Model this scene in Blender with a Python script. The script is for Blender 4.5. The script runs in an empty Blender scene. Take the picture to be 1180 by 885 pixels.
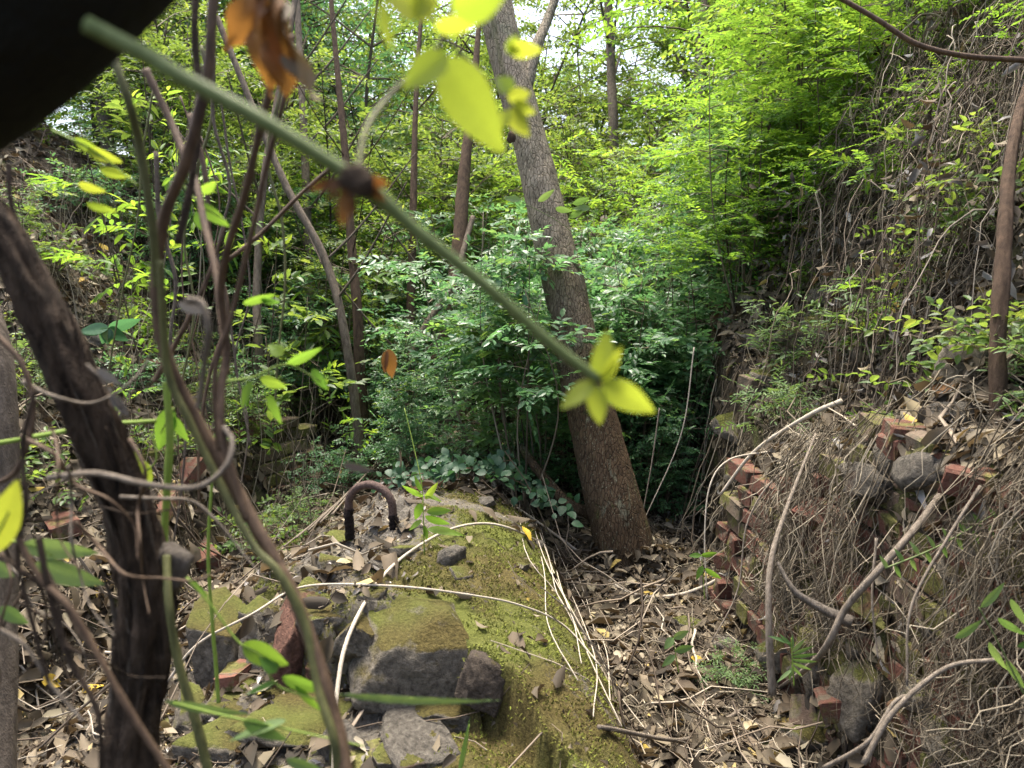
import bpy, math, random
import numpy as np
from mathutils import Vector, Matrix

rng = np.random.default_rng(7)
random.seed(7)
R = math.radians
SC = bpy.context.scene
COL = SC.collection

# ------------------------------------------------------------------ camera, world, sun
PITCH = R(9.0)
CAMZ = 1.5
F = 885.0
cam = bpy.data.cameras.new('camera')
camo = bpy.data.objects.new('camera', cam)
COL.objects.link(camo)
camo.location = (0, 0, CAMZ)
camo.rotation_euler = (math.pi / 2 - PITCH, 0, 0)
cam.sensor_width = 36
cam.lens = 27
cam.clip_start = 0.02
cam.clip_end = 500
cam.dof.use_dof = True
cam.dof.focus_distance = 3.1
cam.dof.aperture_fstop = 5.5
SC.camera = camo

SUN_EL, SUN_AZ = R(72), R(-24)      # azimuth measured from +y towards +x
world = bpy.data.worlds.new('World')
SC.world = world
world.use_nodes = True
wn = world.node_tree
sky = wn.nodes.new('ShaderNodeTexSky')
sky.sky_type = 'NISHITA'
sky.sun_disc = False
sky.sun_elevation = SUN_EL
sky.sun_rotation = SUN_AZ
sky.air_density = 0.8
sky.dust_density = 6.0
sky.ozone_density = 0.6
bg = wn.nodes['Background']
bg.inputs['Strength'].default_value = 0.15
wn.links.new(sky.outputs[0], bg.inputs[0])

sl = bpy.data.lights.new('sun', 'SUN')
sl.energy = 2.1
sl.angle = R(20)
sl.color = (1.0, 0.95, 0.86)
so = bpy.data.objects.new('sun', sl)
COL.objects.link(so)
sd = Vector((math.sin(SUN_AZ) * math.cos(SUN_EL), math.cos(SUN_AZ) * math.cos(SUN_EL), math.sin(SUN_EL)))
so.rotation_euler = sd.to_track_quat('Z', 'Y').to_euler()

SC.view_settings.view_transform = 'Standard'
SC.view_settings.look = 'None'
SC.view_settings.exposure = 1.95
SC.view_settings.gamma = 1.0
SC.cycles.max_bounces = 8
SC.cycles.diffuse_bounces = 4
SC.cycles.transmission_bounces = 5
SC.cycles.glossy_bounces = 3
SC.cycles.transparent_max_bounces = 8
SC.cycles.use_denoising = True

# ------------------------------------------------------------------ helpers
FWD = np.array([0, math.cos(PITCH), -math.sin(PITCH)])
UPV = np.array([0, math.sin(PITCH), math.cos(PITCH)])
RT = np.array([1.0, 0, 0])
CAM = np.array([0, 0, CAMZ])

def ray(px, py):
    return FWD + (px - 590) / F * RT + (442.5 - py) / F * UPV

def P(px, py, d):
    return CAM + d * ray(px, py)

def hash2(ix, iy, s):
    h = (ix.astype(np.int64) * 374761393 + iy.astype(np.int64) * 668265263 + s * 1442695041) & 0xffffffff
    h = ((h ^ (h >> 13)) * 1274126177) & 0xffffffff
    h = (h ^ (h >> 16)) & 0xffffff
    return h / float(0xffffff)

def vn(x, y, s=0):
    x = np.asarray(x, float); y = np.asarray(y, float)
    ix = np.floor(x); iy = np.floor(y)
    fx = x - ix; fy = y - iy
    fx = fx * fx * (3 - 2 * fx); fy = fy * fy * (3 - 2 * fy)
    a = hash2(ix, iy, s); b = hash2(ix + 1, iy, s); c = hash2(ix, iy + 1, s); d = hash2(ix + 1, iy + 1, s)
    return (a + (b - a) * fx) * (1 - fy) + (c + (d - c) * fx) * fy

def fbm(x, y, s=0, o=4):
    v = 0; a = 0.5; t = 0
    for k in range(o):
        v = v + a * vn(np.asarray(x) * 2 ** k + 17.3 * k, np.asarray(y) * 2 ** k + 5.1 * k, s + k); t += a; a *= 0.5
    return v / t

def sm(a, b, x):
    t = np.clip((x - a) / (b - a), 0, 1)
    return t * t * (3 - 2 * t)

def newobj(name, me, parent=None, mat=None, **kw):
    o = bpy.data.objects.new(name, me)
    COL.objects.link(o)
    if parent is not None:
        o.parent = parent
    if mat is not None and me is not None and not me.materials:
        me.materials.append(mat)
    for k, v in kw.items():
        if v is not None:
            o[k] = v
    return o

def empty(name, loc, label, category, group=None, rz=0.0, scale=1.0):
    o = newobj(name, None, label=label, category=category, group=group)
    o.location = [float(c) for c in loc]
    o.rotation_euler = (0, 0, rz)
    o.scale = (scale, scale, scale)
    o.empty_display_size = 0.1
    return o

def mesh(name, v, f, smooth=True, rnd=None, attrs=None):
    """v (n,3); f (m,3) or (m,4) array, or a list of such arrays"""
    me = bpy.data.meshes.new(name)
    v = np.asarray(v, np.float32)
    fs = f if isinstance(f, list) else [f]
    fs = [np.asarray(a, np.int32) for a in fs if len(a)]
    nl = sum(a.size for a in fs); nf = sum(len(a) for a in fs)
    me.vertices.add(len(v)); me.vertices.foreach_set('co', v.ravel())
    me.loops.add(nl); me.polygons.add(nf)
    me.loops.foreach_set('vertex_index', np.concatenate([a.ravel() for a in fs]))
    tot = np.concatenate([np.full(len(a), a.shape[1], np.int32) for a in fs])
    st = np.concatenate([[0], np.cumsum(tot)[:-1]]).astype(np.int32)
    me.polygons.foreach_set('loop_start', st)
    me.polygons.foreach_set('loop_total', tot)
    me.polygons.foreach_set('use_smooth', np.full(nf, smooth, bool))
    a2 = dict(attrs or {})
    if rnd is not None:
        a2['rnd'] = rnd
    for k, arr in a2.items():
        at = me.attributes.new(k, 'FLOAT', 'POINT')
        at.data.foreach_set('value', np.asarray(arr, np.float32))
    me.update()
    return me

class Acc:
    """collects geometry for one mesh"""
    def __init__(s):
        s.v = []; s.t = []; s.q = []; s.r = []; s.n = 0
    def add(s, v, f, r=0.5):
        v = np.asarray(v, float); f = np.asarray(f, int)
        s.v.append(v)
        (s.t if f.shape[1] == 3 else s.q).append(f + s.n)
        s.r.append(np.full(len(v), r) if np.isscalar(r) else np.asarray(r))
        s.n += len(v)
    def build(s, name, smooth=True):
        fs = []
        if s.t: fs.append(np.concatenate(s.t))
        if s.q: fs.append(np.concatenate(s.q))
        return mesh(name, np.concatenate(s.v), fs, smooth, np.concatenate(s.r))

def crv(pts, n):
    """Catmull-Rom resample"""
    p = np.asarray(pts, float)
    if len(p) == 2:
        t = np.linspace(0, 1, n)[:, None]
        return p[0] * (1 - t) + p[1] * t
    q = np.vstack([2 * p[0] - p[1], p, 2 * p[-1] - p[-2]])
    L = np.concatenate([[0], np.cumsum(np.linalg.norm(np.diff(p[:, :3], axis=0), axis=1))])
    u = np.linspace(0, L[-1], n)
    k = np.clip(np.searchsorted(L, u, side='right') - 1, 0, len(p) - 2)
    t = ((u - L[k]) / np.maximum(L[k + 1] - L[k], 1e-9))[:, None]
    a, b, c, d = q[k], q[k + 1], q[k + 2], q[k + 3]
    return 0.5 * ((2 * b) + (-a + c) * t + (2 * a - 5 * b + 4 * c - d) * t * t + (-a + 3 * b - 3 * c + d) * t ** 3)

def tube(path, rad, sides=6, cap=True, bump=None, seed=0):
    p = np.asarray(path, float); n = len(p)
    rad = np.broadcast_to(np.asarray(rad, float), (n,))
    t = np.gradient(p, axis=0)
    t /= np.maximum(np.linalg.norm(t, axis=1, keepdims=True), 1e-9)
    ref = np.array([0.3, 0.2, 1.0]) if abs(t[0][2]) < 0.8 else np.array([1.0, 0.2, 0.1])
    u = np.zeros((n, 3))
    prev = ref
    for i in range(n):
        w = prev - t[i] * np.dot(prev, t[i])
        w /= max(np.linalg.norm(w), 1e-9)
        u[i] = w; prev = w
    w = np.cross(t, u)
    an = np.linspace(0, 2 * math.pi, sides, endpoint=False)
    ca, sa = np.cos(an), np.sin(an)
    rr = np.repeat(rad[:, None], sides, 1)
    if bump is not None:
        rr = rr * bump(np.arange(n)[:, None] / n, an[None, :], np.concatenate([[0], np.cumsum(np.linalg.norm(np.diff(p, axis=0), axis=1))])[:, None])
    v = p[:, None, :] + rr[:, :, None] * (u[:, None, :] * ca[None, :, None] + w[:, None, :] * sa[None, :, None])
    v = v.reshape(-1, 3)
    i = np.arange(n - 1)[:, None] * sides; j = np.arange(sides)[None, :]; j2 = (j + 1) % sides
    q = np.stack([i + j, i + j2, i + sides + j2, i + sides + j], -1).reshape(-1, 4)
    tri = np.concatenate([q[:, [0, 1, 2]], q[:, [0, 2, 3]]])
    if cap:
        v = np.vstack([v, p[0], p[-1]])
        a = len(v) - 2; b = len(v) - 1
        jj = np.arange(sides); j2 = (jj + 1) % sides
        tri = np.vstack([tri, np.stack([np.full(sides, a), j2, jj], 1),
                         np.stack([np.full(sides, b), (n - 1) * sides + jj, (n - 1) * sides + j2], 1)])
    return v, tri

def frames(dirs, ups):
    """rotation matrices with y along dirs and z near ups; (n,3,3), columns x,y,z"""
    y = dirs / np.maximum(np.linalg.norm(dirs, axis=1, keepdims=True), 1e-9)
    x = np.cross(y, ups); x /= np.maximum(np.linalg.norm(x, axis=1, keepdims=True), 1e-6)
    z = np.cross(x, y)
    return np.stack([x, y, z], -1)

def scatter(tv, tf, pos, Rm, sc, rnd=None):
    """copies of a small template as one array mesh"""
    pos = np.asarray(pos); n = len(pos); k = len(tv)
    sc = np.asarray(sc, float)
    if sc.ndim == 1: sc = sc[:, None].repeat(3, 1)
    v = np.einsum('nij,nkj->nki', Rm, tv[None] * sc[:, None, :]) + pos[:, None, :]
    f = (tf[None] + (np.arange(n) * k)[:, None, None]).reshape(-1, 3)
    r = rng.random(n) if rnd is None else np.asarray(rnd)
    return v.reshape(-1, 3), f, np.repeat(r, k)

def leaf_t(kind='mid', fold=0.18, curl=0.15, wid=0.5):
    """unit leaf along +y, length 1"""
    if kind == 'far':
        v = np.array([[0, 0, 0], [wid / 2, .45, fold * .5], [0, 1, -curl], [-wid / 2, .45, fold * .5]])
        return v, np.array([[0, 1, 2], [0, 2, 3]])
    prof = {'mid': [(0, 0), (.3, .9), (.68, .85), (1, 0)],
            'near': [(0, .0), (.1, .5), (.25, .88), (.42, 1), (.6, .92), (.78, .6), (.9, .28), (1, 0)]}[kind]
    n = len(prof); v = []; f = []
    for t, w in prof:
        z = -curl * t * t
        v += [[0, t, z], [w * wid / 2, t, z + fold * w * wid], [-w * wid / 2, t, z + fold * w * wid]]
    for i in range(n - 1):
        a, b = 3 * i, 3 * i + 3
        if i == 0: f += [[a, b + 1, b], [a, b, b + 2]]
        elif i == n - 2: f += [[a, a + 1, b], [a, b, a + 2]]
        else: f += [[a, a + 1, b + 1], [a, b + 1, b], [a, b, b + 2], [a, b + 2, a + 2]]
    return np.array(v), np.array(f)

# ------------------------------------------------------------------ materials
def nmat(name):
    m = bpy.data.materials.new(name); m.use_nodes = True
    nt = m.node_tree; nt.nodes.clear()
    return m, nt
def N(nt, t, **kw):
    n = nt.nodes.new(t)
    for k, v in kw.items(): setattr(n, k, v)
    return n
def ramp(nt, fac, stops, interp='LINEAR'):
    r = N(nt, 'ShaderNodeValToRGB'); r.color_ramp.interpolation = interp
    e = r.color_ramp.elements
    while len(e) < len(stops): e.new(0.5)
    for k, (p, c) in enumerate(stops):
        e[k].position = p; e[k].color = (*c, 1)
    nt.links.new(fac, r.inputs[0]); return r.outputs[0]
def mixc(nt, fac, a, b, mode='MIX'):
    m = N(nt, 'ShaderNodeMix', data_type='RGBA', blend_type=mode)
    if isinstance(fac, (int, float)): m.inputs[0].default_value = fac
    else: nt.links.new(fac, m.inputs[0])
    for s, i in ((a, 6), (b, 7)):
        if isinstance(s, tuple): m.inputs[i].default_value = (*s, 1)
        else: nt.links.new(s, m.inputs[i])
    return m.outputs[2]
def noise(nt, scale, det=4, rough=.6, vec=None, dist=0):
    n = N(nt, 'ShaderNodeTexNoise'); n.inputs['Scale'].default_value = scale
    n.inputs['Detail'].default_value = det; n.inputs['Roughness'].default_value = rough
    n.inputs['Distortion'].default_value = dist
    if vec is not None: nt.links.new(vec, n.inputs['Vector'])
    return n.outputs['Fac']
def attr(nt, name):
    a = N(nt, 'ShaderNodeAttribute'); a.attribute_name = name; return a.outputs['Fac']
def coord(nt, scale=(1, 1, 1), obj=True):
    c = N(nt, 'ShaderNodeTexCoord'); m = N(nt, 'ShaderNodeMapping')
    m.inputs['Scale'].default_value = scale
    nt.links.new(c.outputs['Object'], m.inputs[0]); return m.outputs[0]
def fin(nt, col, rough=.8, bump=None, bstr=.5, bdist=.01, spec=.3, trans=None, tfac=.4, coat=0):
    b = N(nt, 'ShaderNodeBsdfPrincipled'); out = N(nt, 'ShaderNodeOutputMaterial')
    if isinstance(col, tuple): b.inputs['Base Color'].default_value = (*col, 1)
    else: nt.links.new(col, b.inputs['Base Color'])
    if isinstance(rough, (int, float)): b.inputs['Roughness'].default_value = rough
    else: nt.links.new(rough, b.inputs['Roughness'])
    b.inputs['Specular IOR Level'].default_value = spec
    if bump is not None:
        bn = N(nt, 'ShaderNodeBump'); bn.inputs['Strength'].default_value = bstr; bn.inputs['Distance'].default_value = bdist
        nt.links.new(bump, bn.inputs['Height']); nt.links.new(bn.outputs[0], b.inputs['Normal'])
    res = b.outputs[0]
    if trans is not None:
        t = N(nt, 'ShaderNodeBsdfTranslucent')
        if isinstance(trans, tuple): t.inputs[0].default_value = (*trans, 1)
        else: nt.links.new(trans, t.inputs[0])
        mx = N(nt, 'ShaderNodeMixShader'); mx.inputs[0].default_value = tfac
        nt.links.new(res, mx.inputs[1]); nt.links.new(t.outputs[0], mx.inputs[2]); res = mx.outputs[0]
    nt.links.new(res, out.inputs[0])

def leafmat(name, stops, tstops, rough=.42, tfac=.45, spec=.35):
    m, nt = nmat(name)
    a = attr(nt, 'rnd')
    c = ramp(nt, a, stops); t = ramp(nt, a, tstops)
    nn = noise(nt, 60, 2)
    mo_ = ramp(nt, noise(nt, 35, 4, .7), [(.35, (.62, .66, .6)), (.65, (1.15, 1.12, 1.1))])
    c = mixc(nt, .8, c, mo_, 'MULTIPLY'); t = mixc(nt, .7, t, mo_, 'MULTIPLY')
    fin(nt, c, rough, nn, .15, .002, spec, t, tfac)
    return m
M = {}
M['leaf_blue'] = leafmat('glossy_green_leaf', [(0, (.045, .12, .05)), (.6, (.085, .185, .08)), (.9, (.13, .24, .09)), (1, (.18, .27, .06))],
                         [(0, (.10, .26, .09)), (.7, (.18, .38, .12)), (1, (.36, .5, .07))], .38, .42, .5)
M['leaf_ivy'] = leafmat('dark_ivy_leaf', [(0, (.022, .062, .03)), (1, (.06, .13, .055))], [(0, (.06, .16, .05)), (1, (.14, .28, .07))], .5, .3, .3)
M['leaf_mid'] = leafmat('mid_green_leaf', [(0, (.055, .12, .04)), (.6, (.10, .19, .065)), (1, (.19, .28, .08))],
                         [(0, (.14, .30, .06)), (.7, (.26, .46, .09)), (1, (.42, .56, .09))], .42, .45, .45)
M['leaf_olive'] = leafmat('olive_green_leaf', [(0, (.03, .075, .014)), (.6, (.065, .13, .022)), (1, (.14, .20, .03))],
                          [(0, (.12, .2, .03)), (.7, (.24, .34, .05)), (1, (.42, .48, .07))], .45, .5)
M['leaf_lime'] = leafmat('lime_green_leaf', [(0, (.04, .11, .015)), (.5, (.085, .19, .022)), (1, (.16, .27, .03))],
                         [(0, (.15, .31, .035)), (.6, (.28, .46, .045)), (1, (.46, .58, .06))], .5, .55)
M['leaf_grass'] = leafmat('narrow_green_leaf', [(0, (.05, .11, .03)), (1, (.13, .20, .07))], [(0, (.15, .28, .05)), (1, (.3, .42, .1))], .5, .4)
M['leaf_yellow'] = leafmat('yellow_green_leaf', [(0, (.16, .235, .03)), (1, (.25, .29, .04))], [(0, (.36, .50, .04)), (1, (.54, .58, .05))], .45, .5)
M['leaf_dry'] = leafmat('dry_orange_leaf', [(0, (.07, .035, .018)), (1, (.20, .10, .035))], [(0, (.20, .08, .02)), (1, (.42, .2, .04))], .7, .35, .2)
M['leaf_gold'] = leafmat('fallen_yellow_leaf', [(0, (.50, .30, .03)), (1, (.62, .45, .06))], [(0, (.5, .35, .03)), (1, (.6, .45, .05))], .6, .25, .3)
M['leaf_pale'] = leafmat('fallen_pale_leaf', [(0, (.38, .30, .17)), (1, (.52, .44, .27))], [(0, (.3, .2, .1)), (1, (.4, .3, .2))], .7, .2, .2)
M['litter'] = leafmat('leaf_litter', [(0, (.022, .017, .011)), (.3, (.06, .047, .031)), (.6, (.11, .085, .056)), (.86, (.19, .155, .105)), (.97, (.30, .26, .19)), (1, (.42, .30, .06))],
                      [(0, (.05, .03, .02)), (1, (.25, .17, .08))], .75, .15, .25)
M['litter_gray'] = leafmat('grey_dead_leaf', [(0, (.09, .08, .07)), (.6, (.20, .185, .165)), (1, (.40, .38, .36))],
                           [(0, (.1, .08, .07)), (1, (.25, .22, .2))], .8, .15, .2)

def simple_bark(name, c0, c1, sc=(6, 6, 1.4), nscale=9, bstr=.8, bdist=.012, rough=.9):
    m, nt = nmat(name)
    co = coord(nt, sc)
    n1 = noise(nt, nscale, 8, .65, co, .4); n2 = noise(nt, nscale * 9, 4, .6, co)
    c = ramp(nt, n1, [(.3, c0), (.7, c1)])
    c = mixc(nt, .35, c, ramp(nt, n2, [(.3, (.3, .3, .3)), (.7, (1.3, 1.25, 1.2))]), 'MULTIPLY')
    h = N(nt, 'ShaderNodeMath', operation='ADD'); nt.links.new(n1, h.inputs[0]); nt.links.new(n2, h.inputs[1])
    fin(nt, c, rough, h.outputs[0], bstr, bdist, .2)
    return m
# main trunk: fine grained, darker brown low, paler grey higher with lichen specks
def trunk_mat():
    m, nt = nmat('trunk_bark')
    co = coord(nt, (1, 1, .45))
    n1 = noise(nt, 26, 8, .7, co, .3); n2 = noise(nt, 5, 3, .6, co); n3 = noise(nt, 150, 3, .6, co)
    tc = N(nt, 'ShaderNodeTexCoord'); sp = N(nt, 'ShaderNodeSeparateXYZ'); nt.links.new(tc.outputs['Object'], sp.inputs[0])
    mr = N(nt, 'ShaderNodeMapRange'); mr.inputs[1].default_value = .75; mr.inputs[2].default_value = 1.9
    nt.links.new(sp.outputs[2], mr.inputs[0])
    low = ramp(nt, n1, [(.3, (.05, .032, .018)), (.7, (.14, .092, .052))])
    high = ramp(nt, n1, [(.3, (.12, .10, .07)), (.7, (.36, .31, .23))])
    c = mixc(nt, mr.outputs[0], low, high)
    c = mixc(nt, .5, c, ramp(nt, n2, [(.35, (.55, .6, .5)), (.65, (1.25, 1.2, 1.15))]), 'MULTIPLY')
    n5 = noise(nt, 9, 6, .7, co, .6)
    c = mixc(nt, ramp(nt, n5, [(.56, (0, 0, 0)), (.64, (.75, .75, .75))]), c, (.20, .20, .13))
    n6 = noise(nt, 6, 6, .7, coord(nt, (1.3, 1.3, .7)), .8)
    c = mixc(nt, ramp(nt, n6, [(.60, (0, 0, 0)), (.68, (.8, .8, .8))]), c, (.075, .085, .025))
    wv = N(nt, 'ShaderNodeTexVoronoi'); wv.feature = 'DISTANCE_TO_EDGE'; wv.inputs['Scale'].default_value = 38
    nt.links.new(coord(nt, (1.6, 1.6, .5)), wv.inputs['Vector'])
    crk = ramp(nt, wv.outputs['Distance'], [(0, (.35, .33, .3)), (.09, (1, 1, 1))])
    c = mixc(nt, .7, c, crk, 'MULTIPLY')
    sk = ramp(nt, n3, [(.62, (0, 0, 0)), (.70, (1, 1, 1))])
    c = mixc(nt, sk, c, (.28, .27, .18))
    h = N(nt, 'ShaderNodeMath', operation='ADD'); nt.links.new(n1, h.inputs[0]); nt.links.new(n3, h.inputs[1])
    h2 = N(nt, 'ShaderNodeMath', operation='ADD'); nt.links.new(h.outputs[0], h2.inputs[0]); nt.links.new(crk, h2.inputs[1])
    fin(nt, c, .85, h2.outputs[0], 1, .008, .2)
    return m
M['trunk'] = trunk_mat()
M['bark_red'] = simple_bark('red_brown_bark', (.042, .028, .018), (.135, .09, .058))
M['bark_grey'] = simple_bark('grey_brown_bark', (.07, .055, .04), (.22, .18, .135))
M['bark_dark'] = simple_bark('dark_shaggy_bark', (.008, .006, .004), (.19, .135, .09), (9, 9, 1.6), 9, 1, .02)
M['bark_limb'] = simple_bark('backlit_limb_bark', (.006, .006, .004), (.012, .012, .008), (3, 3, 1), 5, .6, .01)  # near-black base colour stands in for the shade on the limb's backlit side
M['vine'] = simple_bark('brown_vine', (.045, .028, .018), (.15, .10, .06), (4, 4, 1), 24, .5, .002, .6)
M['vine_olive'] = simple_bark('olive_vine', (.05, .055, .02), (.14, .14, .05), (4, 4, 1), 24, .5, .002, .6)
M['stem_green'] = simple_bark('green_stem', (.085, .12, .035), (.15, .19, .07), (4, 4, 1), 40, .25, .001, .55)
M['stem_lime'] = simple_bark('bright_stem', (.14, .22, .03), (.2, .28, .05), (4, 4, 1), 40, .2, .001, .55)
M['twig_pale'] = simple_bark('pale_dry_twig', (.28, .24, .18), (.50, .45, .36), (4, 4, 2), 30, .4, .002)
M['twig_mid'] = simple_bark('grey_dry_branch', (.11, .09, .065), (.30, .255, .20), (5, 5, 1.5), 22, .8, .005)
M['driftwood'] = simple_bark('weathered_wood', (.08, .066, .052), (.27, .235, .19), (9, 9, 1.2), 14, 1, .01)

def rndbark(name, stops, rough=.85):
    m, nt = nmat(name)
    c = ramp(nt, attr(nt, 'rnd'), stops); n1 = noise(nt, 70, 3)
    c = mixc(nt, .4, c, ramp(nt, n1, [(.3, (.5, .5, .5)), (.7, (1.3, 1.3, 1.3))]), 'MULTIPLY')
    fin(nt, c, rough, n1, .4, .003, .2)
    return m
M['twigs'] = rndbark('dead_twigs', [(0, (.05, .037, .026)), (.4, (.13, .10, .07)), (.75, (.25, .205, .15)), (1, (.40, .35, .27))])
M['roots'] = rndbark('hanging_roots', [(0, (.05, .038, .025)), (.5, (.14, .115, .078)), (1, (.33, .285, .205))])
M['stems'] = rndbark('shrub_stems', [(0, (.04, .03, .02)), (.6, (.10, .08, .05)), (1, (.2, .17, .12))])

def soil_mat():
    m, nt = nmat('soil')
    co = coord(nt)
    n1 = noise(nt, 3, 8, .65, co); n2 = noise(nt, 40, 6, .7, co)
    c = ramp(nt, n2, [(.3, (.02, .016, .010)), (.5, (.055, .044, .029)), (.72, (.13, .108, .072))])
    gm = ramp(nt, n1, [(.52, (0, 0, 0)), (.62, (1, 1, 1))])
    c = mixc(nt, gm, c, mixc(nt, .6, c, (.07, .085, .02)))
    fin(nt, c, .95, n2, 1, .03, .15)
    return m
M['soil'] = soil_mat()

def moss_rock(name, rock0, rock1, use_attr, thr=.5, red=False):
    m, nt = nmat(name)
    co = coord(nt)
    n1 = noise(nt, 7, 6, .65, co, .3); n2 = noise(nt, 55, 6, .7, co); n3 = noise(nt, 110, 5, .75, co); n4 = noise(nt, 2.6, 3, .5, co)
    rock = ramp(nt, n2, [(.3, rock0), (.7, rock1)])
    if red:
        rock = mixc(nt, ramp(nt, n1, [(.57, (0, 0, 0)), (.66, (.8, .8, .8))]), rock, (.12, .065, .042))
    moss = ramp(nt, n3, [(.28, (.035, .038, .013)), (.5, (.095, .095, .026)), (.75, (.17, .17, .05))])
    moss = mixc(nt, ramp(nt, n4, [(.35, (0, 0, 0)), (.5, (1, 1, 1))]), mixc(nt, .5, moss, (.17, .20, .04)), moss)
    brown = ramp(nt, n3, [(.3, (.05, .03, .012)), (.7, (.17, .115, .045))])
    moss = mixc(nt, ramp(nt, n4, [(.42, (0, 0, 0)), (.6, (1, 1, 1))]), moss, mixc(nt, .55, moss, brown))
    if use_attr:
        s = N(nt, 'ShaderNodeMath', operation='ADD'); nt.links.new(attr(nt, 'moss'), s.inputs[0])
        s2 = N(nt, 'ShaderNodeMath', operation='SUBTRACT'); nt.links.new(n2, s2.inputs[0]); s2.inputs[1].default_value = .5
        nt.links.new(s2.outputs[0], s.inputs[1]); src = s.outputs[0]
    else:
        g = N(nt, 'ShaderNodeNewGeometry'); sp = N(nt, 'ShaderNodeSeparateXYZ'); nt.links.new(g.outputs['Normal'], sp.inputs[0])
        k = N(nt, 'ShaderNodeMath', operation='MULTIPLY'); nt.links.new(sp.outputs[2], k.inputs[0]); k.inputs[1].default_value = .45
        s = N(nt, 'ShaderNodeMath', operation='ADD'); nt.links.new(k.outputs[0], s.inputs[0]); nt.links.new(n1, s.inputs[1]); src = s.outputs[0]
        thr = thr + .25
    mk = ramp(nt, src, [(thr - .06, (0, 0, 0)), (thr + .06, (1, 1, 1))])
    c = mixc(nt, mk, rock, moss)
    h = N(nt, 'ShaderNodeMath', operation='ADD'); nt.links.new(n2, h.inputs[0]); nt.links.new(n3, h.inputs[1])
    fin(nt, c, .93, h.outputs[0], 1, .012, .15)
    return m
M['vault'] = moss_rock('mossy_masonry', (.07, .06, .045), (.26, .235, .19), True)
M['stone'] = moss_rock('mossy_stone', (.065, .056, .044), (.27, .24, .185), False, .52)
M['stone_red'] = moss_rock('reddish_brick_rubble', (.07, .04, .03), (.19, .10, .07), False, .70, True)
M['stone_dark'] = moss_rock('dark_broken_core', (.035, .028, .022), (.13, .105, .08), False, .7)
M['stone_bare'] = moss_rock('bare_stone', (.045, .04, .032), (.20, .18, .145), False, .80, True)

def brick_mat(name, c0, c1, mossy=.62):
    m, nt = nmat(name)
    co = coord(nt)
    oi = N(nt, 'ShaderNodeObjectInfo')
    n1 = noise(nt, 22, 6, .7, co); n2 = noise(nt, 90, 5, .7, co); 
    ad = N(nt, 'ShaderNodeVectorMath', operation='ADD'); nt.links.new(co, ad.inputs[0]); nt.links.new(oi.outputs['Random'], ad.inputs[1])
    n4 = noise(nt, 8, 4, .6, ad.outputs[0])
    c = ramp(nt, oi.outputs['Random'], [(0, c0), (1, c1)])
    c = mixc(nt, .6, c, ramp(nt, n2, [(.3, (.45, .42, .4)), (.7, (1.35, 1.35, 1.35))]), 'MULTIPLY')
    c = mixc(nt, ramp(nt, n1, [(.50, (0, 0, 0)), (.62, (1, 1, 1))]), c, (.10, .085, .06))
    c = mixc(nt, ramp(nt, n4, [(mossy - .05, (0, 0, 0)), (mossy + .04, (1, 1, 1))]), c, ramp(nt, n2, [(.3, (.04, .04, .012)), (.7, (.16, .155, .05))]))
    fin(nt, c, .92, n2, 1, .006, .15)
    return m
M['brick'] = brick_mat('old_red_brick', (.095, .045, .032), (.175, .082, .058), .58)
M['brick_dull'] = brick_mat('grey_mossy_brick', (.10, .07, .05), (.16, .125, .09), .50)
M['rust'] = simple_bark('rusty_iron', (.04, .025, .02), (.16, .11, .09), (6, 6, 6), 22, .9, .003, .75)
M['rust_dark'] = simple_bark('flaking_rust', (.008, .006, .005), (.03, .02, .016), (6, 6, 6), 18, 1, .006, .8)

# ------------------------------------------------------------------ terrain functions
def x0r(y): return np.interp(y, [0, 1.5, 2.0, 3.2, 3.35, 4.2, 6, 9], [1.15, 1.06, 1.0, .92, 1.04, 1.08, 1.4, 2.2])
def Hr(y): return np.interp(y, [0, 1.5, 2.0, 3.2, 3.45, 4.2, 5.2, 7, 10], [1.2, 1.08, 1.0, .64, .72, 1.05, 1.0, .7, .3])
def terr(x, y):
    x = np.asarray(x, float); y = np.asarray(y, float)
    floor = .03 * fbm(x * 2.2, y * 2.2, 3) + np.interp(y, [0, 4, 6, 14, 40, 200], [-.05, 0, .22, 1.3, 3.5, 6])
    floor = floor + .10 * sm(.25, -.2, x - .1) * sm(5.5, 4.0, y)
    t = x - x0r(y) - .06 * (fbm(y * 3, x * 0 + 2, 9) - .5)
    H = Hr(y)
    tt = np.clip(t, -1, 40)
    r1 = np.interp(tt, [0, .10], [0, 1]) * H
    r2 = np.interp(tt, [.10, .42, .78, 1.15, 3, 8], [0, .17, .85, 1.6, 2.0, 2.4])
    fade = np.interp(y, [0, 4.2, 6, 10, 30], [1, 1, .75, .5, .2])
    right = r1 + r2 * fade
    right = right + ((fbm(x * 3.2, y * 3.2, 21) - .5) * .5 + (np.floor(fbm(x * 4, y * 4, 22, 2) * 6) / 6 - .5) * .22) * sm(.08, .4, t) * sm(12, 6, y)
    xl = -1.42 - .15 * (fbm(y * 2, x * 0, 31) - .5)
    s = np.clip(xl - x, 0, 60)
    lf = np.interp(s, [0, .10, .35, 2.0, 3.2, 6, 20], [0, .36, .5, 1.9, 2.6, 3.2, 3.6])
    lfade = np.interp(y, [0, 2.8, 3.8, 7, 12, 30], [.45, .6, 1, .95, .6, .2])
    left = lf * lfade + (fbm(x * 2.5, y * 2.5, 41) - .5) * .25 * sm(.1, .9, s)
    return floor + right + left + (fbm(x * 12, y * 12, 51, 3) - .5) * .035

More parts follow.
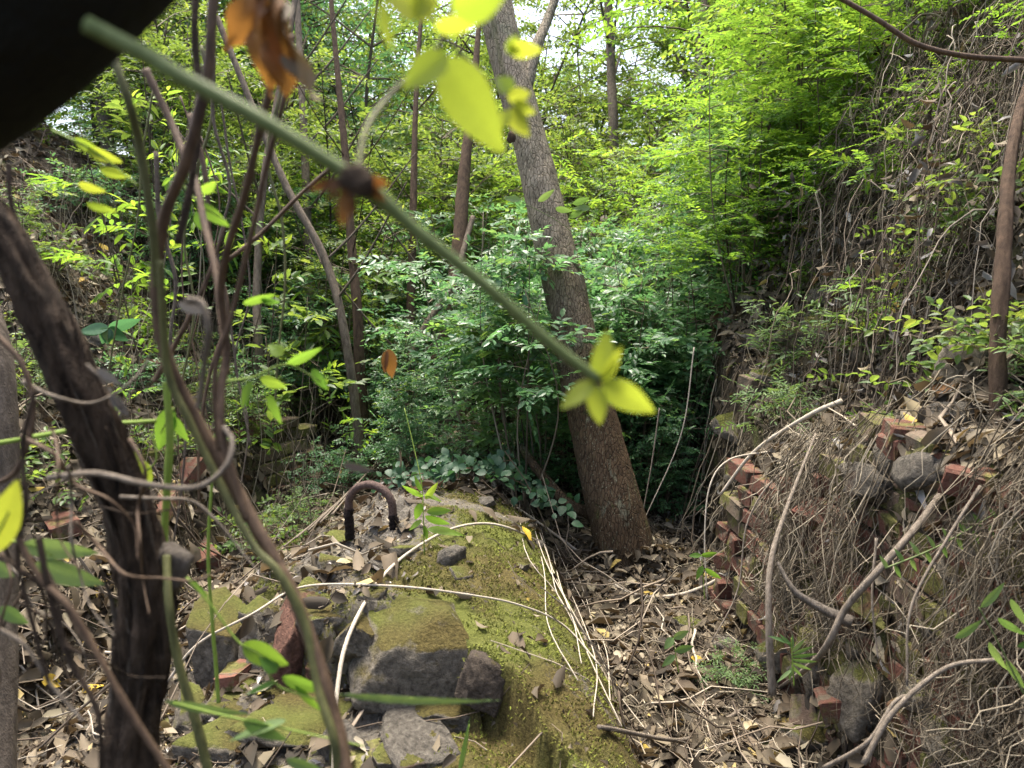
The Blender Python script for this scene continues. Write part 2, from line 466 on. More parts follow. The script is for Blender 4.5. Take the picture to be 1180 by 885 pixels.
def ybrk(x, y):
    return np.interp(x, [-1.6, -1.15, -.75, -.45, -.22, -.05, .1, .3], [2.45, 2.40, 2.22, 2.12, 2.02, 1.86, 1.6, 1.2]) + .10 * (fbm(x * 6, y * 1.5, 66, 3) - .5) + .22 * (np.floor(fbm(x * 7, y * 7, 68, 2) * 6) / 6 - .42)
def vault_h(x, y):
    """the mossy vault: height above z=0, strongly negative off it"""
    x = np.asarray(x, float); y = np.asarray(y, float)
    xc = -.36 + .03 * (y - 3)
    wob = .05 * (fbm(x * 0 + 3, y * 2.2, 61) - .5)
    wr = np.interp(y, [1, 2.46, 3.2, 3.9, 4.6, 7], [.92, .68, .58, .46, .42, .4]) + wob
    wl = np.interp(y, [1, 2.5, 3.5, 4.2, 7], [1.05, .98, .72, .5, .45])
    dx = x - xc
    u = np.where(dx > 0, dx / wr, -dx / wl)
    cz = np.interp(y, [1, 2.0, 3.0, 3.45, 3.75, 4.3, 5.2, 7], [.42, .50, .51, .47, .33, .40, .5, .4])
    prof = np.where(dx > 0, np.sqrt(np.clip(1 - np.clip(u, 0, 1) ** 2.3, 0, 1)), np.clip(1 - np.abs(u) ** 1.7, 0, 1) * .86 + .14)
    z = cz * prof
    yb = ybrk(x, y)
    # broken front: the top layer ends, a lower slab shows
    low = .24 + .05 * fbm(x * 3, y * 3, 67) + np.clip(dx, -1, 0) * .08
    k = sm(-.03, .03, y - yb)
    z = np.where(y < yb + .05, np.minimum(z, low * (1 - k) + z * k), z)
    # broken pits and lumps on top, left of the crest
    debris = sm(.22, -.12, dx) * sm(1.7, 2.3, y)
    z = z + debris * ((fbm(x * 7, y * 7, 71, 4) - .5) * .13 + (np.floor(fbm(x * 5, y * 5, 72, 3) * 7) / 7 - .5) * .12)
    # arc crack following the right flank, two joints
    cr = np.abs(dx - wr * .80 - .03 * (fbm(x * 3, y * 4, 73) - .5))
    z = z - .035 * np.exp(-(cr / .008) ** 2) * sm(2.6, 2.9, y) * sm(1.0, .3, u * 0 + np.abs(u))
    z = z + (fbm(x * 20, y * 20, 74, 4) - .5) * .036 + (fbm(x * 4, y * 4, 75) - .5) * .05
    off = np.where(dx > 0, np.clip(u - 1, 0, 9), np.clip(u - 1.05, 0, 9))
    return z - off * 1.6

def ground(x, y):
    return np.maximum(terr(x, y), vault_h(x, y))

def hit(px, py, dmax=12.0):
    r = ray(px, py)
    d = np.linspace(.6, dmax, 2400)
    p = CAM[None] + d[:, None] * r[None]
    g = ground(p[:, 0], p[:, 1])
    k = np.argmax(p[:, 2] < g)
    if not (p[:, 2] < g).any(): k = len(d) - 1
    return p[k], d[k]

def gnormal(x, y, e=.03):
    gx = (ground(x + e, y) - ground(x - e, y)) / (2 * e)
    gy = (ground(x, y + e) - ground(x, y - e)) / (2 * e)
    n = np.stack([-gx, -gy, np.ones_like(gx)], -1)
    return n / np.linalg.norm(n, axis=-1, keepdims=True)

# ------------------------------------------------------------------ ground sheet
def grid(xs, ys, hf):
    X, Y = np.meshgrid(xs, ys)
    Z = hf(X, Y)
    nx, ny = len(xs), len(ys)
    v = np.stack([X, Y, Z], -1).reshape(-1, 3)
    i = (np.arange(ny - 1)[:, None] * nx + np.arange(nx - 1)[None]).reshape(-1)
    q = np.stack([i, i + 1, i + nx + 1, i + nx], 1)
    return v, q, X, Y
xs = np.concatenate([np.linspace(-300, -5, 40)[:-1], np.linspace(-5, -1.6, 110)[:-1], np.linspace(-1.6, .85, 70)[:-1], np.linspace(.85, 1.5, 55)[:-1], np.linspace(1.5, 5, 100)[:-1], np.linspace(5, 300, 40)])
ys = np.concatenate([np.linspace(-300, 0, 30)[:-1], np.linspace(0, 8, 290)[:-1], np.linspace(8, 25, 80)[:-1], np.linspace(25, 450, 40)])
v, q, X, Y = grid(xs, ys, terr)
newobj('ground', mesh('ground', v, q), mat=M['soil'], kind='structure')

# ------------------------------------------------------------------ mossy vault
vault = empty('brick_vault', (-.3, 2.8, 0), 'moss covered rounded masonry vault running away down the gully', 'ruin')
v, q, X, Y = grid(np.linspace(-1.6, .75, 240), np.linspace(1.15, 5.6, 440), vault_h)
xf, yf = v[:, 0], v[:, 1]
dxv = xf - (-.36 + .03 * (yf - 3))
mo = fbm(xf * 3.2, yf * 3.2, 81, 4) * .95 + .02 + .24 * sm(-.1, .25, dxv) - .16 * sm(.1, -.2, dxv) * sm(3.6, 2.9, yf)
mo = mo - .25 * sm(.0, .1, .06 - np.abs(dxv + .16 + .1 * np.sin(yf * 6))) * sm(2.2, 2.6, yf) * .5
vo = mesh('vault_surface', v, q, attrs={'moss': mo})
vv = v.copy(); 
vs = newobj('vault_surface', vo, vault, M['vault'])
vs.matrix_parent_inverse = Matrix.Translation((.3, -2.8, 0))
def relink(o, root):
    """keep world placement under a root that only translates"""
    o.matrix_parent_inverse = Matrix.Translation(-Vector(root.location))
# moss tufts
n = 110000
mx = rng.uniform(-1.3, .45, n); my = rng.uniform(1.5, 4.6, n)
dm = mx - (-.36 + .03 * (my - 3))
mm = fbm(mx * 3.2, my * 3.2, 81, 4) * .95 + .02 + .24 * sm(-.1, .25, dm) - .16 * sm(.1, -.2, dm) * sm(3.6, 2.9, my)
k = (mm > .50 + .06 * rng.random(n)) & (fbm(mx * 18, my * 18, 5, 2) > .42)
mx, my = mx[k], my[k]
mz = vault_h(mx, my)
k = mz > terr(mx, my) - .01
mx, my, mz = mx[k], my[k], mz[k]
nn = gnormal(mx, my)
dirs = nn + rng.normal(0, .55, nn.shape)
Rm = frames(dirs, rng.normal(0, 1, nn.shape))
tv = np.array([[-.5, -.1, 0], [.5, -.1, 0], [0, 1, 0]])
sc = np.stack([rng.uniform(.003, .006, len(mx))] + [rng.uniform(.003, .013, len(mx))] * 2, 1)
rr = np.clip(fbm(mx * 5, my * 5, 91, 3) * 1.4 - .2 + rng.normal(0, .15, len(mx)), 0, 1)
v, f, r = scatter(tv, np.array([[0, 1, 2]]), np.stack([mx, my, mz], 1), Rm, sc, rr)
mt, nt = nmat('moss_tufts'); fin(nt, ramp(nt, attr(nt, 'rnd'), [(0, (.07, .055, .02)), (.4, (.12, .125, .026)), (1, (.23, .27, .05))]), .9, spec=.1)
o = newobj('moss', mesh('moss', v, f, False, r), vault, mt, kind='stuff'); relink(o, vault)

# ------------------------------------------------------------------ stones and bricks
def icos(sub):
    import bmesh
    bm = bmesh.new(); bmesh.ops.create_icosphere(bm, subdivisions=sub, radius=1)
    v = np.array([p.co[:] for p in bm.verts]); f = np.array([[a.index for a in g.verts] for g in bm.faces]); bm.free()
    return v, f
ICO = {s: icos(s) for s in (2, 3, 4, 5)}
def n3(v, s, sc):
    return (fbm(v[:, 0] * sc + v[:, 2] * sc * .7, v[:, 1] * sc - v[:, 2] * sc * .6, s, 3) + fbm(v[:, 2] * sc + 9, v[:, 0] * sc * .8 + v[:, 1] * sc * .5, s + 7, 3)) / 2 - .5
def stone_mesh(name, size, seed, blocky=.75, sub=4, rough=.16, mat=None):
    v, f = ICO[sub]; v = v.copy()
    c = np.max(np.abs(v), axis=1, keepdims=True)
    b = v / c
    v = b * blocky + v * (1 - blocky)
    rs = np.random.default_rng(seed)
    for _ in range(7):                       # broken facets
        d = rs.normal(0, 1, 3); d /= np.linalg.norm(d)
        lim = rs.uniform(.72, 1.05)
        pr = v @ d; over = np.clip(pr - lim, 0, 9)
        v -= over[:, None] * d
    nrm = v / np.linalg.norm(v, axis=1, keepdims=True)
    v = v + nrm * (n3(v, seed, 1.8) * rough * 2 + n3(v, seed + 3, 6) * rough * 1.3 + (n3(v, seed + 5, 17) * rough * .7 if sub > 3 else 0))[:, None]
    v = v * (np.array(size) / 2)
    return mesh(name, v, f)
def brick_meshes():
    out = []
    for s in range(6):
        rs = np.random.default_rng(200 + s)
        g = [-1, -.93, -.3, .35, .93, 1]
        hx, hy, hz = .115, .0525, .031
        import bmesh
        bm = bmesh.new(); bmesh.ops.create_cube(bm, size=2)
        bmesh.ops.bevel(bm, geom=bm.edges[:], offset=.07, segments=1, affect='EDGES')
        bmesh.ops.triangulate(bm, faces=bm.faces[:])
        v = np.array([p.co[:] for p in bm.verts]); f = np.array([[a.index for a in q.verts] for q in bm.faces]); bm.free()
        v = v * np.array([hx, hy, hz])
        v = v + rs.normal(0, .0028, v.shape)
        cn = rs.integers(0, len(v)); d = np.linalg.norm(v - v[cn], axis=1); v = v * (1 - .12 * np.exp(-(d / .03) ** 2))[:, None]
        out.append((v, f))
    return out
BR = brick_meshes()
BM_RED = []; BM_DULL = []
for i, (v, f) in enumerate(BR):
    a = mesh('brick', v, f, False); a.materials.append(M['brick']); BM_RED.append(a)
    a = mesh('brick_grey', v, f, False); a.materials.append(M['brick_dull']); BM_DULL.append(a)

def put(name, me, pos, rot, parent=None, scale=None, **kw):
    o = newobj(name, me, parent, **kw)
    o.location = [float(c) for c in pos]; o.rotation_euler = rot
    if scale is not None: o.scale = scale
    if parent is not None: relink(o, parent)
    return o

# front of the vault: broken masonry blocks (px, py, size, rot, mat, seed)
def block(px, py, d, size, rot, mat, seed, name='stone', blocky=.75, rough=.16, sub=4, parent=vault, **kw):
    me = stone_mesh(name, size, seed, blocky, sub, rough); me.materials.append(M[mat])
    return put(name, me, P(px, py, d), rot, parent, **kw)
rs = np.random.default_rng(14)
def face_block(px, py, wp, hp, d, mat, seed, yaw=.1, roll=0., pitch=-.15, depth=.3, bl=.9, rough=.11):
    k_ = d / F
    me = stone_mesh('stone', (wp * k_, depth, hp * k_ * 1.05), seed, bl, 5, rough); me.materials.append(M[mat])
    c = P(px, py, d) + np.array([0, depth * .5, 0]); c[2] -= .01
    put('stone', me, c, (pitch, roll, yaw), vault)
face_block(470, 776, 152, 108, 2.09, 'stone', 601, .14, .10, -.14, .34, .95, .09)
face_block(412, 752, 46, 60, 2.14, 'stone', 621, -.1, .08, -.1, .3, .95, .10)
face_block(562, 806, 62, 80, 2.02, 'stone_dark', 603, -.3, .25, -.2, .22, .6)
face_block(328, 762, 50, 95, 2.24, 'stone_red', 605, .1, .05, -.1)
face_block(368, 742, 60, 60, 2.26, 'stone', 606, .0, .0, -.1)
face_block(375, 795, 70, 50, 2.24, 'stone_red', 607, .2, .0, -.1)
face_block(240, 762, 60, 100, 2.38, 'stone', 608, .2, -.15, -.1)
face_block(196, 800, 55, 60, 2.5, 'stone', 609, .5, -.2, -.1)
face_block(510, 838, 120, 36, 2.05, 'stone', 610, .2, .1, .0)
face_block(300, 835, 150, 40, 2.13, 'stone', 611, .1, .0, .0)
# loose chunks of the broken top and of the lower slab
chunks = [(515, 645, .10, .07), (530, 665, .07, .05), (385, 655, .12, .06), (440, 655, .10, .05), (350, 690, .11, .06), (300, 712, .12, .07), (245, 700, .10, .05), (395, 628, .16, .06),
          (330, 640, .16, .06), (470, 612, .10, .05), (460, 640, .12, .05), (365, 720, .09, .05), (620, 630, .07, .03), (600, 655, .06, .03), (430, 690, .07, .04), (560, 580, .10, .03), (505, 590, .11, .03),
          (330, 848, .30, .07), (470, 868, .26, .07), (250, 862, .2, .08), (215, 830, .15, .09), (390, 870, .12, .07), (445, 880, .09, .05)]
for i, (px, py, w_, h_) in enumerate(chunks):
    p, dd = hit(px, py)
    me = stone_mesh('stone', (w_, w_ * rs.uniform(.7, 1), h_), 640 + i, .93, 4, .10); me.materials.append(M['stone' if i % 3 else 'stone_bare'])
    put('stone', me, p + np.array([0, w_ * .2, h_ * .02]), (rs.normal(.05, .08), rs.normal(-.08 if px < 450 else .1, .1), rs.uniform(0, 3)), vault)
# whole bricks set in the broken front
for (px, py, rot, m_) in [(283, 775, (1.45, .1, 1.35), 'r'), (180, 840, (.3, .2, .3), 'd'), (385, 835, (.15, .1, 1.0), 'r'), (230, 700, (.1, -.3, .7), 'd'), (436, 872, (.2, .1, .5), 'd')]:
    p, dd = hit(px, py)
    put('brick', (BM_RED if m_ == 'r' else BM_DULL)[int(px) % 6], p + ray(px, py) * .015 - np.array([0, 0, .02]), rot, vault)

# ------------------------------------------------------------------ right brick wall
wall = empty('brick_wall', (1.0, 2.4, 0), 'crumbling red brick retaining wall hung with dead roots on the right', 'wall')
rs = np.random.default_rng(5)
A = np.array([.885, 3.26]); B = np.array([1.05, 1.35])
Lw = np.linalg.norm(B - A); tdir = (B - A) / Lw; ang = math.atan2(tdir[1], tdir[0])
ndir = np.array([tdir[1], -tdir[0]])
if ndir[0] > 0: ndir = -ndir
course = 0.073
nb = 0
for c in range(16):
    z = .0 + c * course
    s = -.0 + (.06 if c % 2 else 0)
    head = c % 3 == 1
    while s < Lw:
        ln = .105 if head else .228
        sc_ = s + ln / 2
        y = A[1] + tdir[1] * sc_
        top = float(Hr(y)) + .0
        gap = rs.random() < (.05 if z < top - .15 else .28)
        if z < top - .02 and not gap:
            bat = .085 * z / 1.0 + rs.normal(0, .006)
            p2 = A + tdir * sc_ - ndir * (.0 + bat) - ndir * (.11 if head else .052)
            red = rs.random() < .62
            me = (BM_RED if red else BM_DULL)[rs.integers(0, 6)]
            put('brick', me, (p2[0], p2[1], z + .04 + .04 * sc_ * 0), (rs.normal(0, .03), rs.normal(0, .025) , ang + (math.pi / 2 if head else 0) + rs.normal(0, .03)), wall)
            nb += 1
        s += ln + .012
# ledge bricks and stones on top (parts of the wall)
for (px, py, d, rot, m_) in [(1072, 503, 2.02, (.05, .05, -.25), 'r'), (1105, 512, 1.98, (.1, -.1, .1), 'd'), (1040, 498, 2.1, (.1, .1, -.2), 'd'), (1150, 560, 1.85, (.1, .1, -.6), 'r'),
                             (905, 430, 3.3, (.1, .2, .2), 'd'), (880, 440, 3.3, (.1, 0, .3), 'd'), (960, 600, 2.4, (.6, .2, -.8), 'r'), (1010, 700, 1.95, (.8, .1, -1.1), 'r'), (1075, 850, 1.62, (.4, .4, -1.2), 'r'), (940, 640, 2.4, (.3, .5, -1.2), 'd')]:
    p, dd = hit(px, py)
    put('brick', (BM_RED if m_ == 'r' else BM_DULL)[int(px) % 6], p + ray(px, py) * .02, rot, wall)
for k in range(22):
    px, py = rs.uniform(850, 1175), rs.uniform(420, 870)
    if py < 885 - (px - 780) * 1.3: py = rs.uniform(480, 860)
    p, dd = hit(px, py); s_ = rs.uniform(.06, .16)
    if k % 6 == 0:
        put('brick', (BM_RED if k % 4 else BM_DULL)[k % 6], p + ray(px, py) * .03, (rs.normal(0, .4), rs.normal(0, .3), rs.uniform(0, 3)), wall)
    else:
        me = stone_mesh('stone', (s_ * 1.3, s_, s_ * .7), 500 + k, .85, 3, .12); me.materials.append(M['stone' if k % 2 else 'stone_bare'])
        put('stone', me, p + ray(px, py) * .02, (rs.normal(0, .3), rs.normal(0, .3), rs.uniform(0, 3)), wall)
for i, (px, py, d, size, rot, mat, bl) in enumerate([
    (850, 497, 3.25, (.22, .20, .08), (.75, -.1, .45), 'stone', .8),
    (885, 440, 3.5, (.2, .16, .10), (.1, .1, .2), 'stone', .8), (960, 378, 3.6, (.26, .2, .13), (.1, .0, .15), 'stone', .9),
    (915, 395, 3.8, (.24, .2, .15), (0, .1, -.1), 'stone', .9), (1000, 405, 3.2, (.22, .2, .14), (.1, .1, .3), 'stone', .85),
    (955, 345, 3.9, (.22, .2, .12), (.1, .1, .3), 'stone', .85), (870, 400, 4.0, (.2, .2, .16), (.1, 0, .2), 'stone', .85),
    (1120, 430, 2.4, (.16, .14, .17), (.2, .1, .5), 'stone', .8), (880, 355, 4.3, (.3, .2, .12), (.1, .2, .2), 'stone', .8),
    (1020, 565, 2.35, (.2, .14, .12), (.2, .2, .3), 'stone_bare', .6), (1000, 550, 2.3, (.15, .14, .06), (.35, -.1, .3), 'stone_bare', .5),
    (935, 545, 2.9, (.14, .14, .08), (.2, .1, .3), 'stone', .7), (1140, 640, 1.75, (.2, .2, .2), (.2, .3, .4), 'stone', .7),
    (1000, 800, 1.85, (.16, .16, .22), (.2, .1, .3), 'stone', .8), (950, 770, 2.1, (.14, .14, .2), (.1, .1, .3), 'stone', .8),
    (1165, 730, 1.5, (.14, .14, .18), (.2, .1, .3), 'stone_bare', .8)]):
    p, dd = hit(px, py)
    me = stone_mesh('stone', size, 40 + i, min(.93, bl + .1), 4, .10); me.materials.append(M[mat])
    put('stone', me, p + ray(px, py) * size[1] * .25, rot, wall)

# left wall remains
lw = empty('brick_wall', (-1.45, 4.2, 0), 'low leaning brick wall remnant at foot of left bank', 'wall')
A2 = np.array([-1.72, 3.35]); B2 = np.array([-1.28, 4.75]); L2 = np.linalg.norm(B2 - A2); t2 = (B2 - A2) / L2; a2 = math.atan2(t2[1], t2[0])
for c in range(8):
    s = .06 * (c % 2)
    while s < L2:
        ln = .228
        zt = .62 - .12 * math.sin(s * 3) 
        if c * course < zt and rs.random() > .12:
            p2 = A2 + t2 * (s + ln / 2) + np.array([-.05, .01]) * c * .35
            put('brick', (BM_RED if rs.random() < .3 else BM_DULL)[rs.integers(0, 6)], (p2[0], p2[1], .06 + c * course - .05 * s), (rs.normal(0, .05), .06 + rs.normal(0, .03), a2 + rs.normal(0, .04)), lw)
        s += ln + .012
# loose bricks on the left slope: each a thing
for px, py, lab in [(212, 552, 'red brick lying on slope behind the yellow leaf'), (232, 640, 'red brick corner poking from litter right of thick dark vine'), (70, 605, 'red brick at left beside the pale green blades'),
                    (165, 425, 'brick half buried high on the left bank'), (75, 440, 'dark red brick behind the thick vine on the left slope'), (190, 585, 'reddish brick low between thin green stems')]:
    p, d = hit(px, py)
    o = put('loose_brick', BM_RED[px % 6], p + np.array([0, 0, .01]), (rs.normal(0, .3), rs.normal(0, .3), rs.uniform(0, 3)), label=lab, category='brick', group='loose bricks on the left slope')
for i, (px, py, s_, lab) in enumerate([(1005, 205, .26, 'grey boulder jutting from bank at upper right'), (790, 720, .12, 'mossy stone in litter at foot of brick wall'), (830, 745, .10, 'small brown stone below the brick wall corner'),
                          (100, 395, .16, 'pale stone on left bank near thick vine'), (215, 470, .2, 'dark stone below the broad green leaves on left slope'), (770, 660, .09, 'flat stone just right of the trunk base')]):
    p, d = hit(px, py)
    if i == 0: p = p + ray(1005, 205) * .05
    me = stone_mesh('rock', (s_ * 1.2, s_, s_ * .7), 80 + i, .85, 4, .22); me.materials.append(M['stone' if i in (0, 1, 4) else 'stone_bare'])
    o = put('rock', me, p, (rs.normal(0, .2), -.5 if i == 0 else rs.normal(0, .2), rs.uniform(0, 3) if i else .4), label=lab, category='rock')
# ------------------------------------------------------------------ iron rings
def hook(px0, py0, px1, py1, d0, d1, h, r, label):
    a, b = P(px0, py0, d0), P(px1, py1, d1)
    mid = (a + b) / 2; w = (b - a) / 2; up = np.array([0, 0, 1.0])
    mid = mid + np.array([0, 0, .022]); a = a + np.array([0, 0, .022]); b = b + np.array([0, 0, .022])
    root = empty('iron_hook', mid, label, 'hook')
    th = np.linspace(math.pi, 0, 22)
    arc = np.array([mid + math.cos(t) * w + up * (h - np.linalg.norm(w) * .9 + math.sin(t) * np.linalg.norm(w) * .9) for t in th])
    path = np.vstack([a + up * (h * .38), arc, b + up * (h * .30)])
    bump = lambda i, an, L: 1 + .10 * (fbm(L * 60 + 3, an * 2, 9, 2) - .5)
    v, f = tube(crv(path, 40), r, 14, True, bump)
    o = newobj('bar', mesh('bar', v, f), root, M['rust']); relink(o, root)
    for q_, k in ((a, .40), (b, .34)):
        path = np.array([q_ + up * -.05, q_ + up * h * k * .5 + rs.normal(0, .003, 3), q_ + up * h * k])
        bump = lambda i, an, L: 1 + .75 * (fbm(L * 90 + 7 * k, an * 1.8, 19, 3) - .4)
        v, f = tube(crv(path, 26), r * 1.05, 16, True, bump)
        o = newobj('flaking_leg', mesh('flaking_leg', v, f, False), root, M['rust_dark']); relink(o, root)
hook(403, 612, 453, 616, 2.92, 2.86, .165, .0155, 'rusty U-shaped iron bar standing on the near end of mossy vault')
hook(546, 462, 560, 462, 4.75, 4.75, .09, .011, 'small far iron bar loop on the vault beyond the ivy')

# ------------------------------------------------------------------ litter and twigs (uncountable)
def density_pts(n, x0, x1, y0, y1, pw=1.5):
    y = y0 + (y1 - y0) * rng.random(n) ** pw
    x = rng.uniform(-1, 1, n) * (.78 * y + .4)
    k = (x > x0) & (x < x1)
    return x[k], y[k]
def litter(name, n, x0, x1, y0, y1, size, mat, wid=.5, curl=.22, keep=None, lift=.025, tilt=.38, kindn='mid', pw=1.5, parent=None):
    x, y = density_pts(n, x0, x1, y0, y1, pw)
    if keep is not None:
        k = rng.random(len(x)) < keep(x, y); x, y = x[k], y[k]
    z = ground(x, y) + rng.random(len(x)) ** 2 * lift + .004
    nn = gnormal(x, y) + rng.normal(0, tilt, (len(x), 3))
    d = rng.normal(0, 1, nn.shape); d = d - nn * (np.sum(d * nn, 1) / np.sum(nn * nn, 1))[:, None]
    acc = Acc(); grp = rng.integers(0, 3, len(x))
    for g_, (fo, cu, wi) in enumerate([(.25, curl, wid), (-.35, -curl * .7, wid * .8), (.6, curl * 1.6, wid * 1.1)]):
        tv, tf = leaf_t(kindn, fo, cu, wi)
        k = grp == g_
        s_ = rng.uniform(size[0], size[1], k.sum())
        v, f, r = scatter(tv, tf, np.stack([x, y, z], 1)[k], frames(d[k], nn[k]), s_)
        acc.add(v, f, r)
    return newobj(name, acc.build(name), parent, M[mat], kind='stuff')
def bare(x, y):
    on = vault_h(x, y) > terr(x, y)
    dxx = x - (-.36 + .03 * (y - 3))
    deb = np.where(dxx < -.02, .15, .02) * np.where(dxx < -.5, 2.5, 1) + .8 * sm(3.3, 3.6, y)
    return np.where(on, deb * (y > 1.2), 1.0)
litter('leaf_litter', 60000, -5, 4.5, 1.0, 9, (.028, .11), 'litter', keep=bare, tilt=.24)
litter('small_leaf_litter', 60000, -3, 3, 1.2, 5.5, (.012, .03), 'litter', keep=lambda x, y: np.clip(bare(x, y) * 1.5, 0, 1), kindn='far', pw=1.1)
litter('litter_crumbs', 60000, -2, 2, 1.2, 4.5, (.006, .016), 'litter', keep=lambda x, y: np.clip(bare(x, y) * 2.0, 0, 1), kindn='far', pw=1.1, wid=.8)
litter('grey_leaf_litter', 9000, .9, 3.2, 1.0, 5, (.03, .07), 'litter_gray', wid=.35, curl=.6, lift=.06, tilt=.5)
litter('grey_leaf_fragments', 2500, -1.3, .4, 1.6, 4, (.015, .04), 'litter_gray', lift=.02, keep=lambda x, y: sm(.1, -.1, x + .36))

def twigs(name, n, fx, length, rad, mat, lift=.05, along=None, segs=4, keep=None, z_off=0):
    """many thin bent sticks lying on the ground"""
    x, y = fx(n)
    if keep is not None:
        k = rng.random(len(x)) < keep(x, y); x, y = x[k], y[k]
    n = len(x)
    L = rng.uniform(length[0], length[1], n)
    th = rng.uniform(0, 2 * math.pi, n) if along is None else rng.normal(along, .5, n) + math.pi * rng.integers(0, 2, n)
    bend = rng.normal(0, 1.2, n)
    t = np.linspace(-.5, .5, segs + 1)
    ang_ = th[:, None] + bend[:, None] * t[None] + rng.normal(0, .25, (n, segs + 1))
    step = L[:, None] / segs
    px_ = x[:, None] + np.cumsum(np.cos(ang_) * step, 1); py_ = y[:, None] + np.cumsum(np.sin(ang_) * step, 1)
    gz = ground(px_, py_)
    k = (gz.max(1) - gz.min(1)) < .75 * L + .02
    px_, py_, gz, L, x = px_[k], py_[k], gz[k], L[k], x[k]; n = len(x)
    base = gz.mean(1, keepdims=True)
    pz = np.maximum(gz * .75 + base * .25, gz - .01) + rng.random((n, 1)) ** 1.5 * lift + rng.normal(0, .006, px_.shape) + z_off + rng.normal(0, .25, (n, 1)) * L[:, None] * t[None] * (lift / .05)
    p = np.stack([px_, py_, pz], -1)
    return strands(name, p, rng.uniform(rad[0], rad[1], n), mat)
def strands(name, p, rad, mat, parent=None, taper=True, rnd=None):
    n, m, _ = p.shape
    T = np.gradient(p, axis=1); T /= np.maximum(np.linalg.norm(T, axis=2, keepdims=True), 1e-9)
    ref = rng.normal(0, 1, (n, 1, 3)); u = ref - T * np.sum(ref * T, 2, keepdims=True); u /= np.maximum(np.linalg.norm(u, axis=2, keepdims=True), 1e-6)
    w = np.cross(T, u)
    rr = rad[:, None] * (np.linspace(1, .45, m)[None] if taper else 1)
    V = []
    for a in (0, 2.094, 4.189):
        V.append(p + rr[:, :, None] * (u * math.cos(a) + w * math.sin(a)))
    v = np.stack(V, 2).reshape(-1, 3)
    i = (np.arange(n)[:, None, None] * m + np.arange(m - 1)[None, :, None]) * 3; j = np.arange(3)[None, None]; j2 = (j + 1) % 3
    q = np.stack([i + j, i + j2, i + 3 + j2, i + 3 + j], -1).reshape(-1, 4)
    r = np.repeat(rng.random(n) if rnd is None else rnd, m * 3)
    return newobj(name, mesh(name, v, q, True, r), parent, M[mat], kind='stuff')
def fx_wide(n): return density_pts(n, -4.5, 3.5, 1.1, 7)
def fx_right(n):
    y = rng.uniform(1.2, 3.9, n); return x0r(y) + rng.uniform(.0, 1.3, n), y
def fx_gully(n):
    y = rng.uniform(1.8, 4.6, n); return rng.uniform(.1, .95, n), y
twigs('fallen_twigs', 8500, fx_wide, (.06, .28), (.001, .0032), 'twigs', keep=bare)
twigs('fallen_sticks', 900, fx_wide, (.3, .8), (.003, .007), 'twigs', lift=.08, segs=7, keep=bare)
twigs('bank_twigs', 4200, fx_right, (.05, .26), (.001, .003), 'roots', lift=.12, segs=5, keep=lambda x, y: sm(.05, .14, x - x0r(y)))
twigs('bank_sticks', 160, fx_right, (.2, .6), (.003, .007), 'roots', lift=.12, segs=6, keep=lambda x, y: sm(.05, .14, x - x0r(y)))
litter('bank_leaf_litter', 26000, .95, 3.4, 1.0, 5.5, (.025, .06), 'litter', lift=.04, tilt=.45)
twigs('gully_twigs', 900, fx_gully, (.08, .35), (.001, .003), 'roots', lift=.05, segs=6, along=1.7, keep=lambda x, y: (vault_h(x, y) < terr(x, y) + .02) * 1.0)

# roots hanging over the wall face
n = 6500
y = rng.uniform(1.25, 3.7, n); y = y[rng.random(n) < (.55 * sm(.50, .66, fbm(y * 5, y * 0 + 1, 8, 2)) + .05) * (1 - .8 * sm(2.55, 2.85, y))]; n = len(y); top = Hr(y) * rng.uniform(.35, 1.08, n) + .02
m_ = 9; L = rng.uniform(.08, .5, n) * np.clip(top + .1, .3, 1.1)
tt = np.linspace(0, 1, m_)
x = x0r(y)[:, None] - .035 + .10 * np.clip(top[:, None] - tt[None] * L[:, None], 0, 2) / Hr(y)[:, None] - rng.random((n, 1)) ** 2 * .10
x = x - .05 * np.sin(tt[None] * 3.1) * rng.random((n, 1)) + np.cumsum(rng.normal(0, .013, (n, m_)), 1)
x[:, 0] += .04
yy = y[:, None] + np.cumsum(rng.normal(0, .024, (n, m_)), 1) + rng.normal(0, .12, (n, 1)) * tt[None]
zz = top[:, None] - tt[None] * L[:, None] + .05 * (tt[None] < .01)
strands('hanging_roots', np.stack([x, yy, np.maximum(zz, .02)], -1), rng.uniform(.0006, .0024, n), 'roots')
# long thin trailing stems at the dark recess and on the left slope
n = 70
y = rng.uniform(3.2, 5.0, n); m_ = 10; tt = np.linspace(0, 1, m_)
x = 1.0 + rng.uniform(-.1, .35, n)
zt = ground(x + .1, y) * rng.uniform(.7, 1.0, n)
p = np.stack([x[:, None] - .25 * np.sin(tt * 1.6)[None] * rng.random((n, 1)) + np.cumsum(rng.normal(0, .008, (n, m_)), 1), y[:, None] + rng.normal(0, .1, (n, 1)) * tt, zt[:, None] * (1 - tt[None]) + .05], -1)
strands('trailing_stems', p, rng.uniform(.0015, .004, n), 'roots')
n = 500
x = rng.uniform(-3.2, -1.0, n); y = rng.uniform(3.0, 6.0, n); g = ground(x, y)
L = rng.uniform(.2, .8, n)
p = np.stack([x[:, None] + rng.normal(0, .15, (n, 1)) * tt + np.cumsum(rng.normal(0, .012, (n, m_)), 1), y[:, None] + rng.normal(0, .15, (n, 1)) * tt, g[:, None] + L[:, None] * tt], -1)
strands('dead_upright_stems', p, rng.uniform(.001, .003, n), 'roots')

